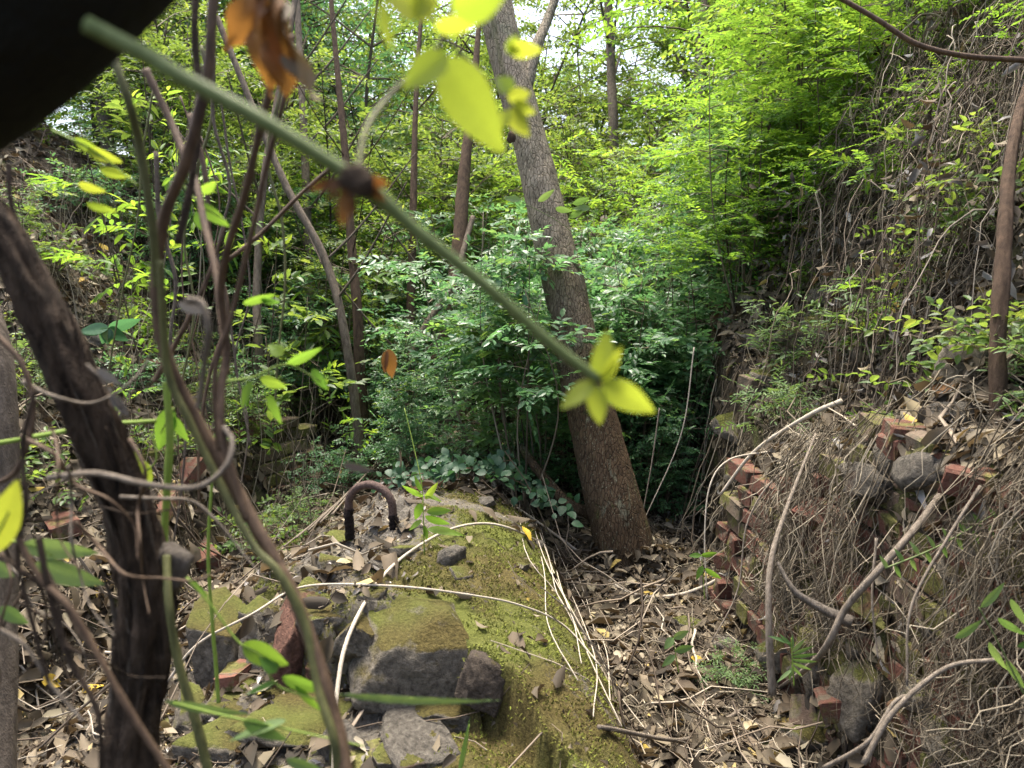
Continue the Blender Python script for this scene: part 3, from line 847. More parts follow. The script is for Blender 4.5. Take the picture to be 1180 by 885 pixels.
# dead twig mass hanging at upper right
n = 6500
cx = np.interp(rng.random(n), [0, 1], [1.55, 2.6]); cy = rng.uniform(2.6, 4.2, n)
gz = ground(cx, cy); hgt = gz + rng.random(n) ** 1.5 * (.55 + .7 * fbm(cx * 4, cy * 4, 14, 2))
m_ = 6; th = rng.uniform(0, 6.28, n); L = rng.uniform(.08, .35, n); tt = np.linspace(-.5, .5, m_)
p = np.stack([cx[:, None] + np.cos(th)[:, None] * L[:, None] * tt * .8, cy[:, None] + np.sin(th)[:, None] * L[:, None] * tt * .8, hgt[:, None] - .45 * L[:, None] * np.abs(tt) * 2 + rng.normal(0, .3, (n, 1)) * L[:, None] * tt], -1) + np.cumsum(rng.normal(0, .006, (n, m_, 3)), 1)
strands('dead_vine_tangle', p, rng.uniform(.0009, .0028, n), 'roots')

n = 9000
cx = rng.uniform(1.35, 2.7, n); cy = rng.uniform(2.3, 4.4, n); gz = ground(cx, cy)
k = fbm(cx * 5, cy * 5, 15, 3) > .5; cx, cy, gz = cx[k], cy[k], gz[k]; n = len(cx)
cz = gz + rng.random(n) ** 1.7 * (.5 + .7 * fbm(cx * 4, cy * 4, 14, 2))
for nm, mt_, sel in (('dead_leaf_tangle', 'litter', rng.random(n) < .72), ('pale_dead_leaf_tangle', 'litter_gray', None)):
    sel = sel if sel is not None else ~last
    last = sel; q_ = int(sel.sum())
    tv, tf = leaf_t('mid', .4, .5, .4)
    dv = rng.normal(0, 1, (q_, 3)); dv[:, 2] -= .7
    v, f, r = scatter(tv, tf, np.stack([cx, cy, cz], 1)[sel], frames(dv, rng.normal(0, 1, (q_, 3))), rng.uniform(.025, .075, q_))
    newobj(nm, mesh(nm, v, f, True, r), None, M[mt_], kind='stuff')
n = 420
cx = rng.uniform(1.35, 2.4, n); cy = rng.uniform(2.5, 4.0, n); m_ = 12; tt = np.linspace(0, 1, m_); L = rng.uniform(.4, 1.1, n)
gz = ground(cx, cy); zt = gz + rng.uniform(.2, .9, n)
p = np.stack([cx[:, None] - .25 * tt[None] * rng.random((n, 1)) + np.cumsum(rng.normal(0, .014, (n, m_)), 1), cy[:, None] - .2 * tt[None] * rng.random((n, 1)) + np.cumsum(rng.normal(0, .014, (n, m_)), 1), zt[:, None] - L[:, None] * tt[None] ** 1.3 + .12 * np.sin(tt * 3.1)[None]], -1)
strands('hanging_dry_vines', p, rng.uniform(.0015, .0045, n), 'twigs')
# ------------------------------------------------------------------ hand-placed branches
bumpy = lambda i, an, L: 1 + .22 * (fbm(L * 18, an * 1.3, 33, 3) - .5)
def branch(name, pts, r0, r1, mat, label, cat='branch', sides=8, nseg=None, group=None, parent=None, bump=bumpy, kids=None):
    """pts world points"""
    pts = np.asarray(pts, float)
    n = nseg or max(10, len(pts) * 7)
    v, f = tube(crv(pts, n), np.linspace(r0, r1, n), sides, True, bump)
    if parent is not None:
        o = newobj(name, mesh(name, v, f), parent, M[mat]); relink(o, parent); return o
    o = newobj(name, mesh(name, v - pts[0], f), None, M[mat], label=label, category=cat, group=group)
    o.location = pts[0]
    return o
def on(pts, lift=.01):
    out = []
    for px, py in pts:
        p, d = hit(px, py); out.append(p + np.array([0, 0, lift]))
    return out
branch('dry_twig', [P(384, 900, 1.86), P(388, 800, 1.98), P(405, 725, 2.12)] + on([(450, 665), (512, 622), (560, 612), (600, 622), (640, 642)], .03), .0065, .0035, 'twig_pale', 'pale peeled twig curving from bottom of photo up over the moss', 'twig', nseg=60)
branch('dry_twig', [P(180, 805, 2.3), P(225, 745, 2.32), P(290, 708, 2.32)] + on([(350, 688), (450, 688), (540, 698), (600, 710), (650, 733), (692, 780)], .035), .0042, .003, 'twig_pale', 'long thin pale twig lying across the mossy vault', 'twig', nseg=70)
branch('dry_twig', on([(540, 560), (600, 595), (670, 645), (720, 688), (780, 693), (840, 668), (895, 628)], .03), .006, .008, 'twig_pale', 'long pale stick spanning gully from vault to brick wall', 'twig', nseg=60)
branch('fallen_branch', on([(690, 850), (790, 862), (850, 830), (900, 800)], .03) + [P(945, 755, 2.0), P(975, 700, 1.9), P(1010, 660, 1.85), P(1062, 600, 1.87), P(1100, 545, 1.95)], .006, .009, 'twig_mid', 'thick grey branch slanting up across foot of wall at lower right', nseg=60)
branch('fallen_stick', [P(890, 800, 2.15), P(886, 720, 2.15), P(888, 650, 2.2), P(905, 590, 2.3), P(940, 500, 2.5)], .012, .0035, 'twig_mid', 'upright bent grey stick leaning against the root covered wall', 'stick', nseg=40)
branch('driftwood', [P(896, 648, 2.05), P(915, 680, 2.0), P(945, 700, 1.97), P(982, 718, 1.93)], .004, .014, 'driftwood', 'short weathered split wood piece lodged across grey branch', 'wood', nseg=30, bump=lambda i, an, L: 1 + .8 * (fbm(L * 9, an * 1.5, 36, 3) - .5))
branch('fallen_branch', [P(830, 570, 3.2), P(870, 520, 3.1), P(930, 480, 2.9), P(970, 462, 2.8)], .006, .010, 'twig_pale', 'pale branch lying along ledge beside the tilted mossy slab')
branch('fallen_branch', [P(1065, 470, 2.3), P(1080, 435, 2.35), P(1097, 400, 2.4)], .013, .010, 'twig_mid', 'short mottled stick standing on ledge left of right slender trunk', 'stick')
branch('fallen_branch', [P(995, 880, 1.5), P(1030, 820, 1.5), P(1090, 770, 1.5), P(1150, 760, 1.45)], .006, .004, 'twig_mid', 'thin curved branch at bottom right corner')
branch('fallen_branch', [P(950, 885, 1.8), P(1000, 855, 1.7), P(1030, 810, 1.7), P(1050, 800, 1.7)], .006, .004, 'twig_mid', 'small forked branch at bottom under the grey dead leaves')
branch('fallen_branch', [P(955, -10, 2.1), P(1010, 22, 2.1), P(1055, 50, 2.1), P(1110, 64, 2.1), P(1190, 70, 2.1)], .0065, .008, 'vine', 'dark bare branch crossing top right corner', nseg=50)
branch('fallen_log', [P(215, 770, 2.6), P(255, 720, 2.75), P(310, 680, 2.95), P(345, 660, 3.1)], .018, .014, 'twig_mid', 'grey fallen log lying left of the vault', 'log')
branch('fallen_log', [P(225, 735, 2.75), P(300, 668, 3.05), P(380, 625, 3.4)], .012, .009, 'twig_pale', 'thin pale pole beside the grey log left of vault', 'log')
for i in range(7):
    a_ = 470 + i * 8
    branch('dry_twig', on([(300 + i * 14, 655 - i * 6), (380 + i * 8, 600 - i * 7), (450 + i * 4, 545 - i * 6), (500 + i * 5, 505 - i * 4)], .03 + .012 * i), .004, .003, 'twig_mid', 'long dry stem in the bundle lying along left side of vault', 'twig', group='dry stems beside the vault', nseg=30, sides=5)
for i in range(9):
    x_ = 600 + i * 6 + rs.normal(0, 5)
    branch('dry_grass_stem', on([(x_ + rs.normal(0, 6), 575 + i * 9), (x_ + 16 + rs.normal(0, 9), 640 + i * 7), (x_ + 42 + rs.normal(0, 11), 690 + i * 12), (x_ + 78 + rs.normal(0, 14), 750 + i * 14)], .02 + .008 * (i % 3)), .0025, .0018, 'twig_pale', 'thin pale stem trailing down right edge of vault', 'stem', group='pale stems along the right edge of vault', nseg=30, sides=5)
for i, pts in enumerate([[(888, 520), (840, 530), (818, 560), (812, 620), (815, 690)], [(960, 520), (900, 545), (862, 600), (850, 680), (820, 740)], [(760, 470), (750, 540), (735, 620)], [(800, 400), (785, 500), (742, 600)], [(1010, 620), (1005, 690), (1012, 760)], [(1130, 560), (1092, 620), (1050, 700), (1045, 790)]]):
    d = [3.1, 2.7, 3.9, 4.0, 1.9, 1.7][i]
    branch('hanging_root', [P(a, b, d - .03 * k) for k, (a, b) in enumerate(pts)], .004, .0025, 'twig_pale' if i in (0, 3) else 'twig_mid',
           ['pale root arching over left corner of the wall', 'root draped diagonally down wall beside corner', 'thin root hanging just right of trunk', 'long pale root in dark gap behind the trunk', 'dangling root crossing grey branch at right', 'brown root curving down beneath right slender trunk'][i], 'root', sides=6, nseg=30)

# ------------------------------------------------------------------ main leaning tree
def trunk_bump(i, an, L):
    flare = 1 + .16 * np.exp(-L * 5) * (1 + .9 * np.cos(an * 3 + 1))
    return flare * (1 + .07 * (fbm(L * 4, np.cos(an) * 1.5 + 3, 55, 3) - .5) + .09 * (fbm(L * 16, an * 5, 56, 4) - .5) + .10 * np.exp(-((L - 1.15) / .05) ** 2) * np.clip(np.cos(an - 4.4), 0, 1) + .08 * np.exp(-((L - 1.7) / .06) ** 2) * np.clip(np.cos(an - 5.2), 0, 1))
mt_pts = [(738, 705, 3.86), (726, 660, 3.85), (712, 600, 3.84), (692, 520, 3.88), (668, 420, 3.95), (652, 340, 4.0), (634, 262, 4.05), (610, 160, 4.12), (585, 70, 4.2), (560, -40, 4.3), (530, -160, 4.45)]
tp = np.array([P(*a) for a in mt_pts])
mtree = empty('leaning_tree', tp[0], 'leaning brown tree trunk rising from gully litter in the centre', 'tree')
nr = 190
radm = np.interp(np.linspace(0, 1, nr), [0, .1, .3, .6, .85, 1], [.142, .140, .116, .090, .100, .085])
v, f = tube(crv(tp, nr), radm, 44, True, trunk_bump)
litter_at = tp[1]
o = newobj('trunk', mesh('trunk', v, f), mtree, M['trunk']); relink(o, mtree)
for pts, r0, r1 in [([(607, 100, 4.16), (618, 55, 4.2), (632, 20, 4.3), (650, -30, 4.4)], .035, .02), ([(560, -40, 4.3), (600, -120, 4.6), (700, -200, 5.0)], .06, .03)]:
    branch('limb', [P(*a) for a in pts], r0, r1, 'trunk', None, parent=mtree)
for pts, r0, r1 in [([(705, 640, 3.8), (690, 600, 3.95), (655, 580, 3.95), (625, 548, 4.05), (600, 515, 4.2)], .035, .022), ([(700, 640, 3.78), (685, 590, 3.98), (690, 560, 4.1)], .022, .012)]:
    branch('root', [P(*a) for a in pts], r0, r1, 'trunk', None, parent=mtree)
n = 900
an_ = rng.uniform(0, 6.28, n); rr_ = .12 + rng.random(n) ** 1.5 * .22
lx, ly = tp[1][0] + np.cos(an_) * rr_, tp[1][1] + np.sin(an_) * rr_
tv, tf = leaf_t('mid', .3, .4, .5)
lv, lf_, lr = scatter(tv, tf, np.stack([lx, ly, terr(lx, ly) + .01 + .13 * rng.random(n) * np.clip(1 - (rr_ - .12) / .2, 0, 1)], 1), frames(rng.normal(0, 1, (n, 3)) * [1, 1, .4], np.array([0, 0, 1.]) + rng.normal(0, .4, (n, 3))), rng.uniform(.03, .08, n))
newobj('leaf_litter_heap', mesh('leaf_litter_heap', lv, lf_, True, lr), None, M['litter'], kind='stuff')
# branch scar and moss bumps
sm_ = stone_mesh('knot', (.05, .03, .06), 99, .2, 3, .2); sm_.materials.append(M['bark_red']); put('knot', sm_, P(589, 158, 4.02), (0, 0, 0), mtree)

# slender trunks: (points, r0, r1, material, label)
def shag(amp, k=1):
    return lambda i, an, L: 1 + amp * (fbm(L * 14 * k, an * 2.2, 77, 4) - .45) + amp * .6 * (fbm(L * 3, an * 4, 78, 3) - .5)
sl_trees = [
    ([(421, 500, 5.2), (415, 430, 5.2), (412, 360, 5.2), (405, 280, 5.3), (398, 180, 5.4), (385, 40, 5.6), (375, -80, 5.8)], .042, .012, 'bark_red', 'slim reddish trunk left of centre with pale vine curl'),
    ([(418, 498, 4.9), (400, 400, 4.9), (375, 300, 5.0), (330, 215, 5.1), (290, 120, 5.2), (250, 20, 5.3)], .03, .02, 'bark_grey', 'thin trunk leaning up to left from slim reddish trunk'),
    ([(492, 476, 5.6), (505, 430, 5.6), (518, 380, 5.6), (528, 300, 5.7), (535, 200, 5.9), (548, 80, 6.2), (556, -40, 6.5)], .085, .008, 'bark_red', 'stout short brown trunk leaning right behind the shrubs'),
    ([(455, 470, 5.9), (470, 410, 5.9), (474, 330, 6.0), (476, 250, 6.1), (480, 100, 6.4), (490, -40, 6.8)], .042, .012, 'bark_red', 'straight slender trunk between the two brown trunks'),
    ([(455, 480, 5.3), (480, 400, 5.3), (520, 330, 5.5), (545, 250, 5.8)], .028, .02, 'bark_grey', 'thin dark sapling stem slanting right of slender trunks'),
    ([(806, 300, 8.2), (800, 200, 8.3), (806, 100, 8.6), (812, -30, 9)], .08, .06, 'bark_grey', 'far grey trunk right of the leaning tree'),
    ([(712, 300, 9.5), (708, 180, 9.5), (704, 80, 9.8), (700, -30, 10)], .07, .05, 'bark_grey', 'distant trunk seen against bright sky right of leaning tree'),
    ([(905, 330, 7.5), (900, 200, 7.6), (897, 80, 7.8), (900, -30, 8)], .07, .05, 'bark_grey', 'dim trunk behind the lime green foliage'),
    ([(1010, 250, 6.5), (1000, 100, 6.6), (1004, -30, 6.8)], .06, .05, 'bark_grey', 'trunk behind lime foliage near the bank top'),
    ([(206, 260, 7.5), (200, 160, 7.5), (190, 70, 7.6), (180, -30, 7.8)], .11, .09, 'bark_grey', 'pale grey trunk at top of left bank'),
    ([(130, 220, 7.0), (118, 120, 7.0), (100, 20, 7.2)], .06, .05, 'bark_grey', 'thin grey trunk leftmost atop left bank'),
    ([(300, 470, 5.0), (298, 400, 5.0), (296, 330, 5.1), (305, 200, 5.3), (330, 60, 5.6), (350, -60, 5.8)], .028, .02, 'bark_grey', 'pale straight sapling trunk on left slope'),
    ([(360, 420, 5.8), (356, 300, 5.9), (350, 150, 6.2), (340, -40, 6.6)], .035, .025, 'bark_grey', 'thin straight trunk behind the pale sapling trunk'),
]
for pts, r0, r1, mt_, lab in sl_trees:
    w = [P(*a) for a in pts]
    w[0] = w[0] - np.array([0, 0, max(0, w[0][2] - float(ground(w[0][0], w[0][1]))) + .1])
    r_ = empty('slender_tree', w[0], lab, 'tree', 'slender trunks behind the vault')
    n = 60
    v, f = tube(crv(w, n), np.linspace(r0, r1, n), 12, True, shag(.25))
    o = newobj('trunk', mesh('trunk', v, f), r_, M[mt_]); relink(o, r_)
    for q_ in range(3):
        k = random.randint(20, 48); c = crv(w, n)[k]; a_ = random.uniform(0, 6.28)
        pp = [c, c + np.array([math.cos(a_) * .25, math.sin(a_) * .25, .25]), c + np.array([math.cos(a_) * .6, math.sin(a_) * .6, .7])]
        branch('limb', pp, r1 * .45, r1 * .2, mt_, None, parent=r_, sides=6)
# mossy slender trunk at right
w = [P(1170, 720, 1.95), P(1158, 640, 1.95), P(1152, 520, 1.98), P(1150, 400, 2.0), P(1156, 300, 2.05), P(1165, 180, 2.2), P(1190, 80, 2.4), P(1230, -20, 2.5)]
r_ = empty('slender_tree', w[0], 'slender rough trunk rising from the wall top near right edge', 'tree')
v, f = tube(crv(w, 120), np.interp(np.linspace(0, 1, 120), [0, .5, 1], [.021, .018, .008]), 18, True, shag(.55))
o = newobj('trunk', mesh('trunk', v, f), r_, M['bark_red']); relink(o, r_)
# pale trunk at far left edge
w = [P(-5, 900, 1.5), P(-3, 760, 1.55), P(0, 600, 1.6), P(2, 480, 1.62), P(-8, 380, 1.65), P(-60, 250, 1.7)]
r_ = empty('slender_tree', w[0], 'pale trunk cut by the left edge of photo', 'tree')
v, f = tube(crv(w, 80), np.linspace(.036, .024, 80), 16, True, shag(.3))
o = newobj('trunk', mesh('trunk', v, f), r_, M['bark_grey']); relink(o, r_)

# ------------------------------------------------------------------ foliage generator
def spray(nl, opp, L, ll, spread=.9):
    """leaf placements along a twig of length L in local frame (y forward, z up): pos, dir"""
    t = np.linspace(.12, 1, nl)
    if opp:
        t = np.repeat(np.linspace(.15, .97, nl // 2), 2)
    side = np.where(np.arange(len(t)) % 2 == 0, 1.0, -1.0)
    pos = np.stack([0 * t, t * L, -.12 * L * t * t], 1)
    d = np.stack([side * spread, np.full(len(t), .75), rng.normal(0, .15, len(t))], 1)
    d[-1] = [0, 1, 0]
    return pos, d
def plant_geo(seed, h, spread, nstem, nbranch, nspray, nl, ll, lw, lk='mid', opp=False, up=.5, slen=None, bare_=.25, flat=.35, crown=None, stemr=.008):
    global rng
    keep = rng; rng = np.random.default_rng(seed)
    stems = Acc(); LP = []; LD = []; LN = []
    slen = slen or ll * nl * .38
    for s in range(nstem):
        a = rng.uniform(0, 6.28); o = rng.uniform(.15, 1) * spread * .45
        top = np.array([math.cos(a) * o, math.sin(a) * o, h * rng.uniform(.75, 1.05)])
        b0 = np.array([math.cos(a) * .04, math.sin(a) * .04, 0])
        mid = (b0 + top) / 2 + rng.normal(0, .06 * spread, 3)
        c = crv([b0, mid, top], 14)
        v, f = tube(c, np.linspace(stemr, stemr * .3, 14), 5); stems.add(v, f, rng.random())
        for b in range(nbranch):
            t = rng.uniform(bare_, 1) if crown is None else 1 - (1 - crown) * rng.random() ** .8
            p0 = c[int(t * 13)]
            a2 = rng.uniform(0, 6.28); bl = spread * rng.uniform(.2, .55) * (1.15 - t * .55)
            dirb = np.array([math.cos(a2), math.sin(a2), up * rng.uniform(-.3, 1.2)])
            p1 = p0 + dirb * bl; pm = (p0 + p1) / 2 + np.array([0, 0, .08 * bl])
            cb = crv([p0, pm, p1], 7)
            v, f = tube(cb, np.linspace(stemr * .45, stemr * .12, 7), 3, False); stems.add(v, f, rng.random())
            for k in range(nspray):
                q_ = cb[rng.integers(2, 7)]
                sdir = dirb / np.linalg.norm(dirb) + rng.normal(0, .75, 3) * np.array([1, 1, .5]); sdir /= np.linalg.norm(sdir)
                upn = np.array([0, 0, 1.0]) + rng.normal(0, flat, 3)
                Fm = frames(sdir[None], upn[None])[0]
                sp, sdn = spray(nl, opp, slen * rng.uniform(.7, 1.2), ll)
                LP.append(q_ + sp @ Fm.T); LD.append(sdn @ Fm.T); LN.append(np.repeat(upn[None], len(sp), 0))
    LP = np.vstack(LP); LD = np.vstack(LD); LN = np.vstack(LN) + rng.normal(0, .28, LP.shape)
    sc = ll * rng.uniform(.6, 1.15, len(LP))
    tv, tf = leaf_t(lk, .15, .18, lw)
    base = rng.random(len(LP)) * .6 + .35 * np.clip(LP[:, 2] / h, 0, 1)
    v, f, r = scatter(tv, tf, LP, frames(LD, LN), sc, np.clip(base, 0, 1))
    fm = mesh('foliage', v, f, False, r); sm2 = stems.build('stems')
    rng = keep
    return sm2, fm
PL = {}
def reg(name, mat, **kw):
    s_, f_ = plant_geo(**kw)
    s_.materials.append(M['stems']); f_.materials.append(M[mat]); PL[name] = (s_, f_)
# glossy small leaved shrubs
for i in range(3):
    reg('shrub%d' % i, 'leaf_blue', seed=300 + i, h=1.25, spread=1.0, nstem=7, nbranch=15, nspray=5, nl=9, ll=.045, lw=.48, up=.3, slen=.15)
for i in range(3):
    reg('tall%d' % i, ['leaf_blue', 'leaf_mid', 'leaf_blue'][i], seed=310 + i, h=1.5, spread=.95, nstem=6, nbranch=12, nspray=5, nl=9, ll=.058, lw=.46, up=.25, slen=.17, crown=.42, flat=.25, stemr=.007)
reg('airy0', 'leaf_blue', seed=318, h=1.5, spread=.9, nstem=5, nbranch=6, nspray=4, nl=9, ll=.055, lw=.46, up=.2, slen=.17, crown=.58, flat=.25, stemr=.006)
reg('cover0', 'leaf_olive', seed=319, h=.14, spread=.5, nstem=10, nbranch=4, nspray=2, nl=6, ll=.03, lw=.55, up=.2, slen=.08, stemr=.002)
for i in range(2):
    reg('low%d' % i, 'leaf_blue', seed=320 + i, h=.35, spread=.6, nstem=9, nbranch=7, nspray=3, nl=7, ll=.034, lw=.55, up=.2, slen=.10, stemr=.004)
for i in range(2):
    reg('olive%d' % i, 'leaf_olive', seed=330 + i, h=2.2, spread=1.5, nstem=5, nbranch=16, nspray=6, nl=9, ll=.055, lw=.42, up=.5, slen=.24, stemr=.013)
for i in range(2):
    reg('lime%d' % i, 'leaf_lime', seed=340 + i, h=1.7, spread=1.3, nstem=5, nbranch=14, nspray=5, nl=18, ll=.05, lw=.36, opp=True, up=.15, slen=.30, flat=.18)
for i in range(2):
    reg('fern%d' % i, 'leaf_grass', seed=350 + i, h=.45, spread=.5, nstem=6, nbranch=5, nspray=3, nl=8, ll=.045, lw=.26, up=.3, slen=.12, stemr=.003)
reg('sapling0', 'leaf_lime', seed=360, h=.7, spread=.4, nstem=2, nbranch=5, nspray=2, nl=6, ll=.06, lw=.36, up=.8, slen=.1, stemr=.004)
reg('sapling1', 'leaf_olive', seed=361, h=.8, spread=.45, nstem=2, nbranch=5, nspray=2, nl=6, ll=.06, lw=.45, up=.8, slen=.1, stemr=.004)
for i in range(3):
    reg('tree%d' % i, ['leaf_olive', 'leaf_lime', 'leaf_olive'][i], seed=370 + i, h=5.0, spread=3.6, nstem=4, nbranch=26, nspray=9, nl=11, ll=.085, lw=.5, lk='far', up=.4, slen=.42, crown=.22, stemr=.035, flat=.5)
reg('tree3', 'leaf_blue', seed=379, h=5.0, spread=3.4, nstem=4, nbranch=26, nspray=9, nl=11, ll=.08, lw=.5, lk='far', up=.4, slen=.4, crown=.2, stemr=.035, flat=.5)

